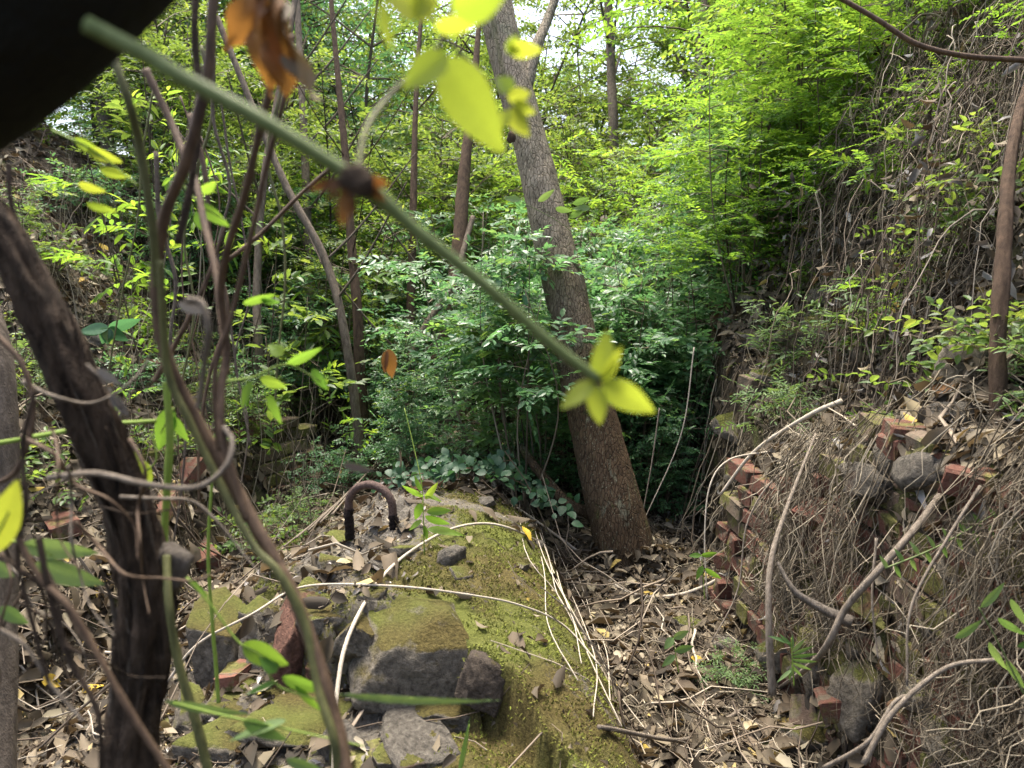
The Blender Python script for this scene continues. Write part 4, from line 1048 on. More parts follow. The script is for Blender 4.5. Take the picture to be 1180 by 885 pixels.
def plant(kind, x, y, label, cat='shrub', name='shrub', scale=1.0, group=None, z=None, rz=None):
    z = float(ground(np.array([x]), np.array([y]))[0]) - .03 if z is None else z
    r_ = empty(name, (x, y, z), label, cat, group, random.uniform(0, 6.28) if rz is None else rz, scale)
    a, b = PL[kind]
    newobj('stems', a, r_, kind=None); o = newobj('foliage', b, r_, kind='stuff')
    return r_
G = 'shrubs in the gully'
plants = [
    # kind, x, y, scale, label
    ('shrub0', .75, 5.1, 1.05, 'glossy dark green shrub right behind leaning trunk'),
    ('shrub1', .35, 4.95, .95, 'glossy shrub straight behind the leaning trunk'),
    ('shrub2', 1.15, 5.3, 1.05, 'blue green shrub against the bank right of trunk'),
    ('shrub0', 1.55, 5.7, 1.05, 'glossy shrub spilling under the lime foliage'),
    ('shrub1', -.15, 5.5, .9, 'glossy shrub left of the leaning trunk above vault'),
    ('shrub0', -1.0, 6.2, 1.0, 'small leaved shrub behind the brown trunks'),
    ('shrub1', .9, 6.3, 1.25, 'taller glossy shrub further behind the leaning trunk'),
    ('shrub2', .2, 6.6, 1.3, 'tall glossy shrub in gap left of leaning trunk'),
    ('shrub0', 1.7, 6.8, 1.3, 'tall glossy shrub under far grey trunk'),
    ('shrub1', -1.9, 6.3, 1.0, 'glossy shrub above the low left wall'),
    ('shrub2', 2.4, 7.2, 1.3, 'glossy shrub far back at right beneath lime leaves'),
    ('olive0', -2.4, 7.0, 1.0, 'tall olive green shrub on left bank top'),
    ('olive1', -3.4, 7.4, 1.0, 'olive green shrub at upper left behind pale trunk'),
    ('olive0', -1.3, 7.6, 1.15, 'olive shrub behind slender trunks left of centre'),
    ('olive1', -.3, 8.2, 1.15, 'olive shrub in the distance left of leaning trunk'),
    ('olive0', -4.3, 7.0, 1.0, 'olive shrub at far left above the bank'),
    ('olive1', 1.6, 8.4, 1.2, 'olive shrub in the distance right of leaning trunk'),
    ('olive0', 3.0, 8.2, 1.2, 'olive shrub behind lime foliage at far right'),
    ('olive1', .6, 9.4, 1.3, 'farthest olive shrub framed beside the trunk'),
    ('lime0', 1.75, 4.6, .9, 'bright lime feathery shrub on right bank front'),
    ('lime1', 2.1, 5.4, 1.1, 'bright lime feathery shrub behind the grey boulder'),
    ('lime0', 1.6, 5.9, 1.2, 'lime feathery shrub left of the boulder higher up'),
    ('lime1', 2.9, 6.0, 1.1, 'lime feathery shrub at top right corner'),
    ('lime0', 2.5, 4.6, .8, 'lime feathery shrub on bank crest by dead vines'),
    ('lime1', 1.3, 7.2, 1.3, 'lime feathery shrub in bright background right of trunk'),
    ('low0', -.35, 4.35, .9, 'ivy like ground plant trailing across the vault behind iron bar'),
    ('low1', -.0, 4.15, .7, 'low leafy plant hanging down right side of vault'),
    ('low0', -.75, 4.9, .9, 'low leafy plant at foot of brown trunks'),
    ('low1', -1.05, 4.5, .8, 'low leafy plant between low wall and vault'),
    ('low0', -.2, 5.0, 1.0, 'low leafy plant around far iron loop'),
    ('low1', .9, 4.3, .7, 'small leafy plant in dark gap right of trunk'),
    ('low0', .45, 4.6, .8, 'low leafy plant behind base of leaning trunk'),
    ('low1', -1.75, 4.9, .9, 'low leafy plant on top of left wall remnant'),
    ('low0', -2.0, 4.1, .7, 'low leafy plant on left slope behind thin vines'),
    ('low0', -3.2, 5.8, 1.0, 'low leafy plant high on the left bank'),
    ('fern0', 1.38, 3.7, 1.0, 'feathery light green plant over dark hollow in wall'),
    ('fern1', 1.2, 3.3, .8, 'fine leaved plant hanging beside tilted mossy slab'),
    ('fern0', 1.5, 3.2, 1.0, 'feathery plant on ledge left of slender rough trunk'),
    ('fern1', 1.7, 2.9, .8, 'feathery plant beneath the dead vine tangle'),
    ('fern0', 1.35, 1.9, .6, 'narrow leaved plant on wall top right of brick'),
    ('fern1', 1.25, 1.6, .6, 'narrow leaved plant at right edge below trunk'),
    ('fern0', .78, 2.55, .45, 'small narrow leaved seedling at wall foot'),
    ('fern1', 1.8, 2.2, .8, 'feathery plant at right edge above ledge'),
    ('sapling0', -1.45, 4.0, .9, 'bright green sapling beside low left wall'),
    ('sapling1', -2.0, 4.4, .9, 'olive leaved sapling on left slope'),
    ('sapling0', -1.75, 3.6, .8, 'bright green sapling behind the twisted vines'),
    ('sapling1', -2.5, 4.3, .8, 'olive sapling by the broad leaves on left bank'),
    ('sapling0', -1.3, 5.0, 1.1, 'bright sapling in front of slim reddish trunk'),
    ('sapling0', 1.65, 3.7, .9, 'bright green seedling bush on right bank stones'),
    ('sapling0', 1.5, 3.0, .6, 'bright green seedling on ledge near the yellow leaf'),
    ('sapling1', -.9, 5.2, 1.0, 'thin sapling between brown trunks and vault'),
    ('tall0', -.18, 4.35, .95, 'leggy glossy shrub rising from vault ridge left of leaning trunk'),
    ('tall1', .18, 4.25, .92, 'leggy glossy shrub whose crown crosses middle of leaning trunk'),
    ('tall2', .72, 4.55, 1.0, 'leggy blue green shrub immediately right of leaning trunk'),
    ('tall0', 1.05, 4.75, 1.05, 'leggy blue green shrub by the dark gap in bank'),
    ('tall1', 1.45, 5.1, 1.0, 'leggy blue green shrub drooping over bank edge'),
    ('lime0', 1.35, 4.5, .85, 'lime feathery shrub overhanging the dark hollow'),
    ('lime1', 1.7, 4.1, .75, 'lime feathery shrub just left of grey boulder'),
    ('lime0', 2.15, 3.3, .6, 'lime feathery shrub inside dead vine tangle'),
    ('lime1', 1.95, 5.0, 1.15, 'tall lime feathery shrub filling upper right centre'),
    ('olive0', 2.6, 3.8, .6, 'olive shrub over top right corner of bank'),
    ('olive1', -2.6, 6.3, 1.0, 'olive shrub crowding the left bank top'),
    ('olive0', -1.6, 6.6, 1.0, 'olive shrub closing the view left of the trunks'),
    ('olive1', -.6, 7.4, 1.2, 'olive shrub closing the view behind slender trunks'),
    ('olive1', 2.3, 6.6, 1.2, 'olive shrub deep behind lime foliage'),
    ('airy0', .06, 3.80, 1.02, 'leggy shrub on vault whose leaves cross in front of leaning trunk'),
    ('lime0', 2.0, 2.9, .45, 'small lime feathery shrub by right edge above the ledge'),
    ('olive1', 2.3, 3.5, .5, 'olive shrub drooping from upper right bank'),
    ('lime1', 2.5, 3.4, .7, 'lime feathery shrub overhanging top right corner branch'),
    ('shrub2', .85, 4.25, .55, 'low glossy shrub filling dark gap just right of leaning trunk'),
    ('shrub1', .1, 4.5, .5, 'low glossy shrub directly left of trunk base behind vault'),
    ('shrub0', -.6, 4.5, .5, 'low glossy shrub behind vault crest left of centre'),
    ('sapling0', -1.9, 4.1, 1.6, 'tall bright sapling behind reddish hanging vine'),
    ('sapling0', -2.3, 4.7, 1.8, 'tall bright sapling left of the crossing vines'),
    ('sapling1', -1.35, 4.3, 1.5, 'tall olive sapling right of bright sapling'),
    ('sapling1', -2.7, 6.0, 2.2, 'largest olive sapling high on the left bank'),
    ('sapling0', -1.5, 5.6, 2.0, 'largest bright sapling between slim trunks'),
    ('shrub0', -.85, 5.35, .75, 'glossy shrub hiding the feet of the straight slender trunk'),
    ('shrub1', -1.5, 5.5, .85, 'glossy shrub left of the slim reddish trunk'),
    ('shrub2', -2.3, 5.8, .9, 'glossy shrub at the left bank top behind vines'),
    ('shrub1', .55, 5.6, 1.2, 'glossy shrub high behind the trunk to its right'),
    ('shrub0', -.45, 6.6, 1.35, 'high glossy shrub between slender trunk and leaning tree'),
    ('shrub2', 1.15, 6.0, 1.3, 'high glossy shrub against lime foliage'),
    ('lime0', -1.9, 7.2, 1.1, 'lime green shrub glimpsed between the hanging vines'),
    ('lime1', -.9, 7.0, 1.1, 'lime green shrub behind slim reddish trunk'),
    ('lime0', -2.9, 7.8, 1.3, 'lime green shrub near pale grey trunk upper left'),
    ('lime1', .2, 7.8, 1.3, 'lime green shrub left of leaning trunk at its upper half'),
    ('olive1', -2.0, 5.9, .8, 'olive shrub right of the pale grey trunk'),
    ('olive0', -1.2, 5.7, .8, 'olive shrub behind pale straight sapling trunk'),
    ('sapling0', -2.1, 5.0, 1.6, 'tall lime sapling on left slope behind vine crossing'),
    ('sapling1', -1.6, 4.7, 1.5, 'tall olive sapling right of tall lime sapling'),
    ('sapling1', -1.1, 5.6, 1.8, 'tall olive sapling beside slim reddish trunk'),
    ('sapling0', -.75, 4.6, .9, 'lime sapling just left of the vault ridge'),
    ('fern0', -2.2, 3.6, .8, 'feathery weed on left slope low down'),
    ('fern1', -1.6, 4.4, .9, 'feathery weed next to left wall remnant'),
    ('fern0', -2.9, 4.6, 1.0, 'feathery weed upper left slope'),
    ('fern1', -1.15, 3.9, .6, 'feathery weed between log and wall remnant'),
    ('lime1', 2.3, 4.0, .7, 'lime feathery shrub hanging at right edge top'),
    ('lime0', 1.95, 3.5, .5, 'small lime feathery plant among dead vines'),
]
for kd, x, y, s_, lab in plants:
    nm = {'shru': 'glossy_shrub', 'oliv': 'olive_shrub', 'lime': 'feathery_shrub', 'tall': 'glossy_shrub', 'airy': 'glossy_shrub', 'low0': 'ground_plant', 'low1': 'ground_plant', 'fern': 'narrow_leaved_plant', 'sapl': 'sapling'}[kd[:4]]
    plant(kd, x, y, lab, 'shrub' if nm.endswith('shrub') else 'plant', nm, s_)
for k in range(34):
    x, y = (rs.uniform(-3.6, -1.0), rs.uniform(3.0, 6.2)) if k < 22 else (rs.uniform(1.15, 2.2), rs.uniform(2.0, 4.2))
    z = float(ground(np.array([x]), np.array([y]))[0]) - .02
    r_ = plant('cover0', x, y, 'small creeping weed patch scattered over the %s bank' % ('left' if k < 22 else 'right'), 'weed', 'creeping_weed', rs.uniform(.8, 1.5), 'creeping weeds on the %s bank' % ('left' if k < 22 else 'right'), z)
# forest beyond
ftrees = []
places = [(-6.5, 10.5), (-4.2, 11), (-2.2, 10.2), (.0, 11.8), (2.6, 11.2), (4.2, 10.4), (6.4, 10), (-8.5, 13), (-5.6, 14), (-3, 14), (-.6, 14.6), (3.0, 14), (5.8, 13.6), (8.6, 13), (-9, 17.5), (-5, 18), (-1.6, 18.5), (2.2, 18), (6, 17.6), (10, 17), (-4.6, 8.8), (4.6, 8.2), (-3.3, 9.2), (-1.4, 9.0), (1.3, 13.2), (3.2, 9.4), (-6.0, 9.0), (-1.0, 12.6), (-4.2, 12.6), (4.4, 12.2), (-7.2, 15.5), (.6, 16.5), (4.2, 16), (7.6, 15.2), (-2.6, 16.2)]
adj = ['nearer ', 'farther ', 'farthest ']
side = lambda x: 'far left' if x < -5 else 'left' if x < -2.5 else 'left of centre' if x < -.2 else 'right of centre' if x < 2.5 else 'right' if x < 5 else 'far right'
for i, (x, y) in enumerate(places):
    kd = ['tree0', 'tree1', 'tree3', 'tree2'][i % 4]
    colr = {'tree0': 'olive leaved', 'tree1': 'yellow green', 'tree2': 'mottled olive', 'tree3': 'dark glossy leaved'}[kd]
    z = float(ground(np.array([x]), np.array([y]))[0]) - .1
    r_ = plant(kd, x, y, '%s%sforest tree with %s crown, %s of the leaning trunk' % ('closest ' if y < 8.5 else 'dense ' if i > 21 else '', adj[0 if y < 12 else 1 if y < 16 else 2], colr, side(x) if 'centre' not in side(x) else side(x).replace('of centre', 'side')), 'tree', 'forest_tree', random.uniform(.85, 1.15), 'trees of the forest beyond', z)

# ------------------------------------------------------------------ single leaves
def single_leaf(name, pos, dirv, upv, L, W, mat, parent=None, curl=.2, fold=.15, r=.5, wave=.0, **kw):
    n = 30; t = np.linspace(0, 1, n); prof = np.sin(np.pi * t ** .8) ** .8 * (1 - .25 * t)
    cols = np.linspace(-1, 1, 7)
    v = []
    for i in range(n):
        for c in cols:
            w = prof[i] * W / 2
            v.append([c * w, t[i] * L, -curl * L * t[i] ** 2 + fold * abs(c) * w + wave * L * math.sin(t[i] * 9 + c * 2) * abs(c) + .006 * L * math.sin((t[i] - abs(c) * .25) * 44)])
    v = np.array(v); i = (np.arange(n - 1)[:, None] * 7 + np.arange(6)[None]).reshape(-1)
    q = np.stack([i, i + 1, i + 8, i + 7], 1)
    Fm = frames(np.array([dirv], float), np.array([upv], float))[0]
    v = v @ Fm.T
    pos = np.array(pos, float)
    me = mesh(name, v, q, True, np.full(len(v), r))
    o = newobj(name, me, parent, M[mat], **kw)
    o.location = pos
    if parent is not None: relink(o, parent)
    return o
def pxleaf(name, a, b, d, W, mat, tilt=0.0, parent=None, d2=None, **kw):
    """leaf from picture point a to b at distance d, facing the viewer roughly, tilted"""
    p0, p1 = P(*a, d), P(*b, d2 or d)
    dv = p1 - p0; L = np.linalg.norm(dv)
    view = CAM - p0; view /= np.linalg.norm(view)
    sidev = np.cross(dv / L, view)
    upv = view * math.cos(tilt) + sidev * math.sin(tilt)
    return single_leaf(name, p0, dv, upv, L, W / F * d, mat, parent, **kw)
def ground_leaf(px, py, L, W, ang_, mat, label, curl=.25, wave=.03, lift=.015):
    p, d = hit(px, py); n_ = gnormal(np.array([p[0]]), np.array([p[1]]))[0] + np.array([0, -.2, .3])
    dv = np.array([math.cos(ang_), math.sin(ang_), .1]); dv = dv - n_ * np.dot(dv, n_) / np.dot(n_, n_)
    return single_leaf('fallen_leaf', p + np.array([0, 0, lift]) + n_ * .01 - dv / np.linalg.norm(dv) * L * .5, dv, n_, L, W, mat, None, curl, .25, .6, wave, label=label, category='leaf', group='fallen leaves')
ground_leaf(512, 735, .125, .045, -.75, 'leaf_pale', 'cream curled dead leaf on the moss just above front stones', .1, .05)
ground_leaf(607, 622, .095, .042, -.7, 'leaf_gold', 'tan orange curled leaf on right shoulder of vault')
ground_leaf(748, 627, .07, .05, 1.4, 'leaf_gold', 'yellow leaf standing at the base of leaning trunk')
ground_leaf(806, 768, .07, .035, -.7, 'leaf_gold', 'yellow leaf in litter at lower middle right')
ground_leaf(928, 508, .09, .05, .5, 'leaf_gold', 'bright yellow leaf on root tangle at wall top')
ground_leaf(1013, 560, .085, .05, .2, 'leaf_gold', 'yellow leaf by the broken pale stone on the wall')
ground_leaf(915, 515, .10, .06, .9, 'leaf_pale', 'tan leaf tucked under bright yellow leaf on wall')
ground_leaf(683, 715, .08, .05, 1.9, 'leaf_pale', 'pale yellow leaf right of vault edge')
ground_leaf(790, 610, .07, .05, 1.2, 'leaf_pale', 'pale green yellow leaf right of trunk base')
ground_leaf(925, 820, .08, .045, .8, 'leaf_pale', 'olive tan leaf under the grey branch')
ground_leaf(822, 868, .10, .07, .2, 'leaf_pale', 'large cream leaf at the bottom right of gully')
ground_leaf(60, 792, .08, .05, .2, 'leaf_gold', 'yellow orange leaf at lower left behind vine')
ground_leaf(108, 800, .07, .04, .9, 'leaf_gold', 'second yellow leaf at lower left beside dark trunk')
ground_leaf(120, 290, .13, .06, -.6, 'leaf_gold', 'yellow orange leaf high on left bank')
ground_leaf(565, 598, .09, .045, -.5, 'litter', 'brown flat leaf on crest of vault')
ground_leaf(545, 600, .07, .03, -1.0, 'litter', 'narrow brown leaf beside flat leaf on crest')
ground_leaf(400, 655, .08, .04, .6, 'leaf_pale', 'pale leaf among rubble near iron bar')
ground_leaf(1092, 452, .09, .07, .5, 'leaf_dry', 'orange brown curled leaf beside mottled stick')
ground_leaf(973, 545, .09, .045, .9, 'leaf_pale', 'tan curled leaf left of broken pale stone')

# seedling with bright leaves on the vault: thing with leaves as parts
def seedling(name, base, stem_pts, leaves, mat, label, stem_mat='stem_lime', r0=.0022, cat='seedling', group=None):
    root = empty(name, base, label, cat, group)
    w = [np.array(p) for p in stem_pts]
    v, f = tube(crv(w, 30), np.linspace(r0, r0 * .6, 30), 6)
    o = newobj('stem', mesh('stem', v, f), root, M[stem_mat]); relink(o, root)
    for a, b, d, W, t in leaves:
        pxleaf('leaf', a, b, d, W, mat, t, root, r=random.random(), curl=random.uniform(.05, .25))
    return root
sd_leaves = []
for (a, b, W) in [((488, 572), (462, 560), 10), ((490, 575), (505, 556), 9), ((485, 580), (478, 600), 11), ((492, 590), (520, 588), 11), ((490, 595), (518, 606), 11), ((486, 600), (470, 610), 9), ((488, 606), (494, 622), 9), ((492, 610), (535, 612), 12), ((488, 570), (510, 575), 9), ((486, 566), (476, 548), 8)]:
    sd_leaves.append((a, b, 2.6, W, random.uniform(-.9, .9)))
seedling('seedling', P(489, 640, 2.6), [P(489, 640, 2.6), P(488, 600, 2.6), P(486, 560, 2.62), P(478, 520, 2.65), P(466, 470, 2.7)], sd_leaves, 'leaf_lime', 'bright green sprig right of the rusty iron bar')
seedling('seedling', P(812, 680, 2.9), [P(812, 690, 2.9), P(810, 660, 2.9), P(808, 640, 2.9)], [((808, 640), (794, 640), 2.9, 7, .3), ((808, 640), (828, 638), 2.9, 7, .3), ((810, 652), (802, 668), 2.9, 8, .3), ((812, 655), (832, 668), 2.9, 7, .3)], 'leaf_lime', 'tiny four leaved seedling at left corner of wall')
seedling('seedling', P(780, 770, 2.5), [P(782, 775, 2.5), P(778, 750, 2.5), P(776, 735, 2.5)], [((776, 735), (795, 728), 2.5, 10, .3), ((776, 735), (765, 748), 2.5, 11, .3), ((778, 750), (800, 745), 2.5, 10, .3), ((778, 755), (762, 768), 2.5, 9, .2)], 'leaf_grass', 'small green seedling in the gully litter')
lf = []
for k in range(11):
    a_ = -2.4 + k * .45
    lf.append(((912, 742 + k * 3), (912 + 34 * math.cos(a_), 742 + k * 3 + 16 * math.sin(a_)), 2.0, 5, .4))
seedling('seedling', P(915, 790, 2.0), [P(915, 790, 2.0), P(913, 760, 2.0), P(912, 735, 2.0)], lf, 'leaf_grass', 'narrow leaved green seedling in front of grey stick')
lf = []
for k in range(16):
    x_ = 1020 + k * 9; y_ = 655 - k * 6 + (6 if k % 2 else -6)
    lf.append(((x_ + 3, 655 - k * 4), (x_ - 6 + 14 * (k % 2), 655 - k * 4 + (17 if k % 2 else -15)), 1.75, 6, .4))
seedling('fern_frond', P(1150, 590, 1.75), [P(1020, 655, 1.75), P(1080, 630, 1.75), P(1150, 590, 1.75)], lf, 'leaf_grass', 'feathery green frond arching beneath slender rough trunk', 'stem_green')
lf = []
for k, (x_, y_) in enumerate([(1130, 700), (1150, 712), (1165, 690), (1140, 740), (1172, 745), (1100, 735), (1160, 760)]):
    a_ = random.uniform(-.8, 1.2); lf.append(((x_, y_), (x_ + 42 * math.cos(a_), y_ + 42 * math.sin(a_)), 1.4, 11, .5))
seedling('seedling', P(1180, 800, 1.4), [P(1180, 800, 1.4), P(1150, 740, 1.4), P(1128, 700, 1.4)], lf, 'leaf_grass', 'long narrow leaves of plant at lower right edge', 'stem_green')
lf = []
for k, (x_, y_) in enumerate([(640, 240), (660, 235), (620, 232), (655, 250), (680, 240), (600, 230)]):
    lf.append(((x_, y_), (x_ + random.choice([-1, 1]) * 20, y_ - random.uniform(-6, 14)), 3.6, 9, .4))
seedling('leafy_twig', P(650, 330, 3.7), [P(690, 300, 3.8), P(650, 260, 3.65), P(600, 232, 3.6)], lf, 'leaf_grass', 'light leafy twig crossing in front of leaning trunk', 'stem_green')
# ivy trailing over the back of the vault
for lab, pth, nl_, ll_ in [('ivy trailing down right shoulder of vault toward the root', [(500, 545, 3.55), (545, 540, 3.6), (590, 552, 3.65), (625, 572, 3.6), (652, 592, 3.55)], 120, 14), ('ivy creeping over vault crest behind the rusty bar', [(445, 552, 3.5), (490, 545, 3.55), (545, 538, 3.65), (590, 530, 3.75)], 150, 13)]:
    w = [P(a, b, dd) for a, b, dd in pth]; root = empty('ivy', w[0], lab, 'ivy')
    c = crv(w, 40); v, f = tube(c, .0022, 5); o = newobj('stem', mesh('stem', v, f), root, M['vine']); relink(o, root)
    ps = c[rng.integers(0, 40, nl_)] + rng.normal(0, 1, (nl_, 3)) * np.array([.045, .08, .015]) + np.array([0, 0, .01])
    ups = np.array([-.0, -.5, .8]) + rng.normal(0, .3, (nl_, 3))
    tv, tf = leaf_t('near', .12, .2, .75)
    for q_ in range(nl_):
        pass
    lm = mesh('leaf', tv, tf, True, np.full(len(tv), .1)); lm.materials.append(M['leaf_ivy'])
    lm2 = mesh('leaf', tv, tf, True, np.full(len(tv), .5)); lm2.materials.append(M['leaf_ivy'])
    fr = frames(rng.normal(0, 1, (nl_, 3)), ups)
    for q_ in range(nl_):
        o = newobj('leaf', lm if q_ % 3 else lm2, root)
        s_ = rng.uniform(.5, 1.1) * ll_ / F * 3.5
        o.matrix_basis = Matrix.Translation(Vector(ps[q_])) @ Matrix(fr[q_].tolist()).to_4x4() @ Matrix.Scale(float(s_), 4); relink(o, root)
# broad leaved plant on left bank
lf = []
for k, (x_, y_) in enumerate([(120, 375), (140, 365), (105, 385), (135, 395), (160, 350), (95, 370), (150, 380)]):
    a_ = random.uniform(0, 6.28); lf.append(((125, 378), (125 + 38 * math.cos(a_), 375 + 22 * math.sin(a_)), 3.2, 17, .5))
seedling('broad_leaved_plant', P(125, 410, 3.2), [P(125, 410, 3.2), P(124, 390, 3.2), P(125, 376, 3.2)], lf, 'leaf_blue', 'broad dark green leaves on bank right of thick vine', 'stem_green')

# ------------------------------------------------------------------ foreground, out of focus
FG = lambda L_, d=None: [P(*a) for a in L_]
bl = empty('tree_limb', P(20, -20, .4), 'backlit black out of focus limb filling the top left corner', 'limb')
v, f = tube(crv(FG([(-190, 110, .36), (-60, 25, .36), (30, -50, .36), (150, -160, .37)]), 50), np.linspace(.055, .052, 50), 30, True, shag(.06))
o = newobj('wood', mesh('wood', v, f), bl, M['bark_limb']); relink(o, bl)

st = empty('green_stem', P(120, 40, .34), 'blurred straight green stem running diagonally from upper left to yellow tip leaves', 'stem')
v, f = tube(crv(FG([(100, 28, .33), (180, 70, .335), (200, 84, .335), (300, 138, .34), (400, 200, .35), (415, 208, .35), (480, 266, .36), (560, 330, .375), (630, 392, .39), (690, 438, .40)]), 70), np.interp(np.linspace(0, 1, 70), [0, .45, .5, .55, 1], [.0038, .0034, .0044, .0033, .0027]), 12)
o = newobj('stem', mesh('stem', v, f), st, M['stem_green']); relink(o, st)
nd = stone_mesh('node', (.018, .015, .014), 301, .1, 3, .35); nd.materials.append(M['bark_dark']); put('node', nd, P(412, 208, .345), (0, .6, 0), st)
for a, b, W, t in [((405, 210), (350, 215), 16, .3), ((400, 215), (392, 262), 20, .3), ((420, 205), (448, 215), 20, .6), ((415, 200), (440, 235), 18, 1.0), ((405, 205), (372, 228), 16, .9), ((412, 215), (402, 250), 12, .9)]:
    pxleaf('dry_bract', a, b, .345, W, 'leaf_dry', t, st, r=random.random(), wave=.05)
for a, b, W, t in [((695, 440), (755, 478), 38, .3), ((690, 440), (702, 380), 36, .5), ((685, 440), (645, 470), 26, .4), ((688, 445), (690, 490), 28, .3), ((692, 440), (720, 400), 24, .9), ((690, 442), (676, 420), 20, .6)]:
    pxleaf('leaf', a, b, .40, W, 'leaf_yellow', t, st, r=random.random(), curl=.1)
for a, b, W in [((60, -400), (90, 30), 0)]: pass

# shoot with large yellow leaves at top
sh = empty('leafy_shoot', P(510, -20, .5), 'blurred shoot with large yellow green leaves at the top centre', 'shoot')
for pts, r_ in [([(530, -60, .42), (518, 20, .42), (500, 62, .42), (450, 110, .41), (422, 150, .38), (412, 205, .36)], .0016), ([(470, -30, .5), (500, 25, .5), (530, 60, .5), (560, 90, .5)], .0012), ([(560, -20, .5), (575, 60, .5), (590, 130, .5)], .0010)]:
    v, f = tube(crv(FG(pts), 30), r_, 8); o = newobj('stem', mesh('stem', v, f), sh, M['vine_olive']); relink(o, sh)
for a, b, W, t, d in [((512, 68), (576, 176), 68, .2, .36), ((515, 62), (462, 100), 44, .5, .34), ((500, 10), (440, -10), 50, .3, .32), ((520, 10), (590, -14), 56, .3, .32), ((480, 25), (500, -40), 40, .3, .32), ((500, 30), (555, 28), 26, .5, .34),
                      ((590, 105), (572, 88), 24, .3, .42), ((585, 112), (612, 108), 22, .2, .42), ((588, 125), (608, 158), 26, .3, .42), ((586, 128), (575, 148), 18, .3, .42), ((592, 118), (616, 132), 20, .5, .42), ((585, 55), (625, 60), 24, .4, .42), ((585, 62), (598, 40), 20, .4, .42), ((440, 0), (448, 60), 22, .8, .32)]:
    pxleaf('leaf', a, b, d, W, 'leaf_yellow', t, sh, r=random.random(), curl=.12)
# hanging dry leaf at top
dl = empty('dry_leaf', P(300, 30, .45), 'large orange brown dried leaf hanging at top left, curled', 'leaf')
for a, b, W, t, m_ in [((318, -20), (250, 48), 46, .5, 'leaf_dry'), ((312, -20), (296, 100), 52, .6, 'leaf_dry'), ((322, 0), (340, 110), 30, .9, 'litter'), ((315, 5), (322, 108), 50, .4, 'leaf_dry')]:
    pxleaf('blade', a, b, .45, W, m_, t, dl, r=random.random(), wave=.12, curl=.25)
ol = empty('dry_leaf', P(448, 405, 1.5), 'small blurred orange dead leaf hanging in air left of centre', 'leaf')
pxleaf('blade', (448, 402), (450, 436), 1.2, 20, 'leaf_dry', .3, ol, r=.7); pxleaf('blade', (446, 404), (440, 430), 1.2, 14, 'leaf_dry', .8, ol, r=.3)

# thick shaggy vine at left
tv_ = empty('thick_vine', P(150, 890, .85), 'thick dark shaggy vine trunk rising at lower left', 'vine')
path = crv(FG([(148, 930, .85), (150, 860, .85), (165, 760, .85), (168, 690, .84), (150, 600, .82), (128, 540, .80), (100, 470, .78), (70, 400, .77), (35, 325, .76), (0, 265, .75), (-50, 210, .74)]), 170)
rad = np.interp(np.linspace(0, 1, 170), [0, .12, .3, .34, .5, .7, 1], [.026, .027, .034, .029, .023, .021, .017])
v, f = tube(path, rad, 34, True, lambda i, an, L: 1 + .95 * (fbm(L * 6, an * 3.2, 177, 4) - .5) + .45 * (fbm(L * 30, an * 6, 178, 3) - .5))
o = newobj('trunk', mesh('trunk', v, f), tv_, M['bark_dark']); relink(o, tv_)
for k in range(26):
    i0 = random.randint(5, 130); a_ = random.uniform(0, 6.28); n_ = random.randint(14, 36)
    seg = path[i0:i0 + n_]; off = np.array([math.cos(a_), -abs(math.sin(a_)) * .8, .1]) * .031
    off = off[None] * np.linspace(.8, 1.35, len(seg))[:, None] * (rad[i0] / .031)
    v, f = tube(seg + off, np.linspace(.0045, .0008, len(seg)), 5); o = newobj('bark_strip', mesh('bark_strip', v, f), tv_, M['bark_grey' if k % 3 == 0 else 'bark_dark']); relink(o, tv_)
kb = stone_mesh('stub', (.05, .04, .055), 402, .3, 3, .3); kb.materials.append(M['driftwood']); put('stub', kb, P(192, 655, .84), (0, .4, 0), tv_)

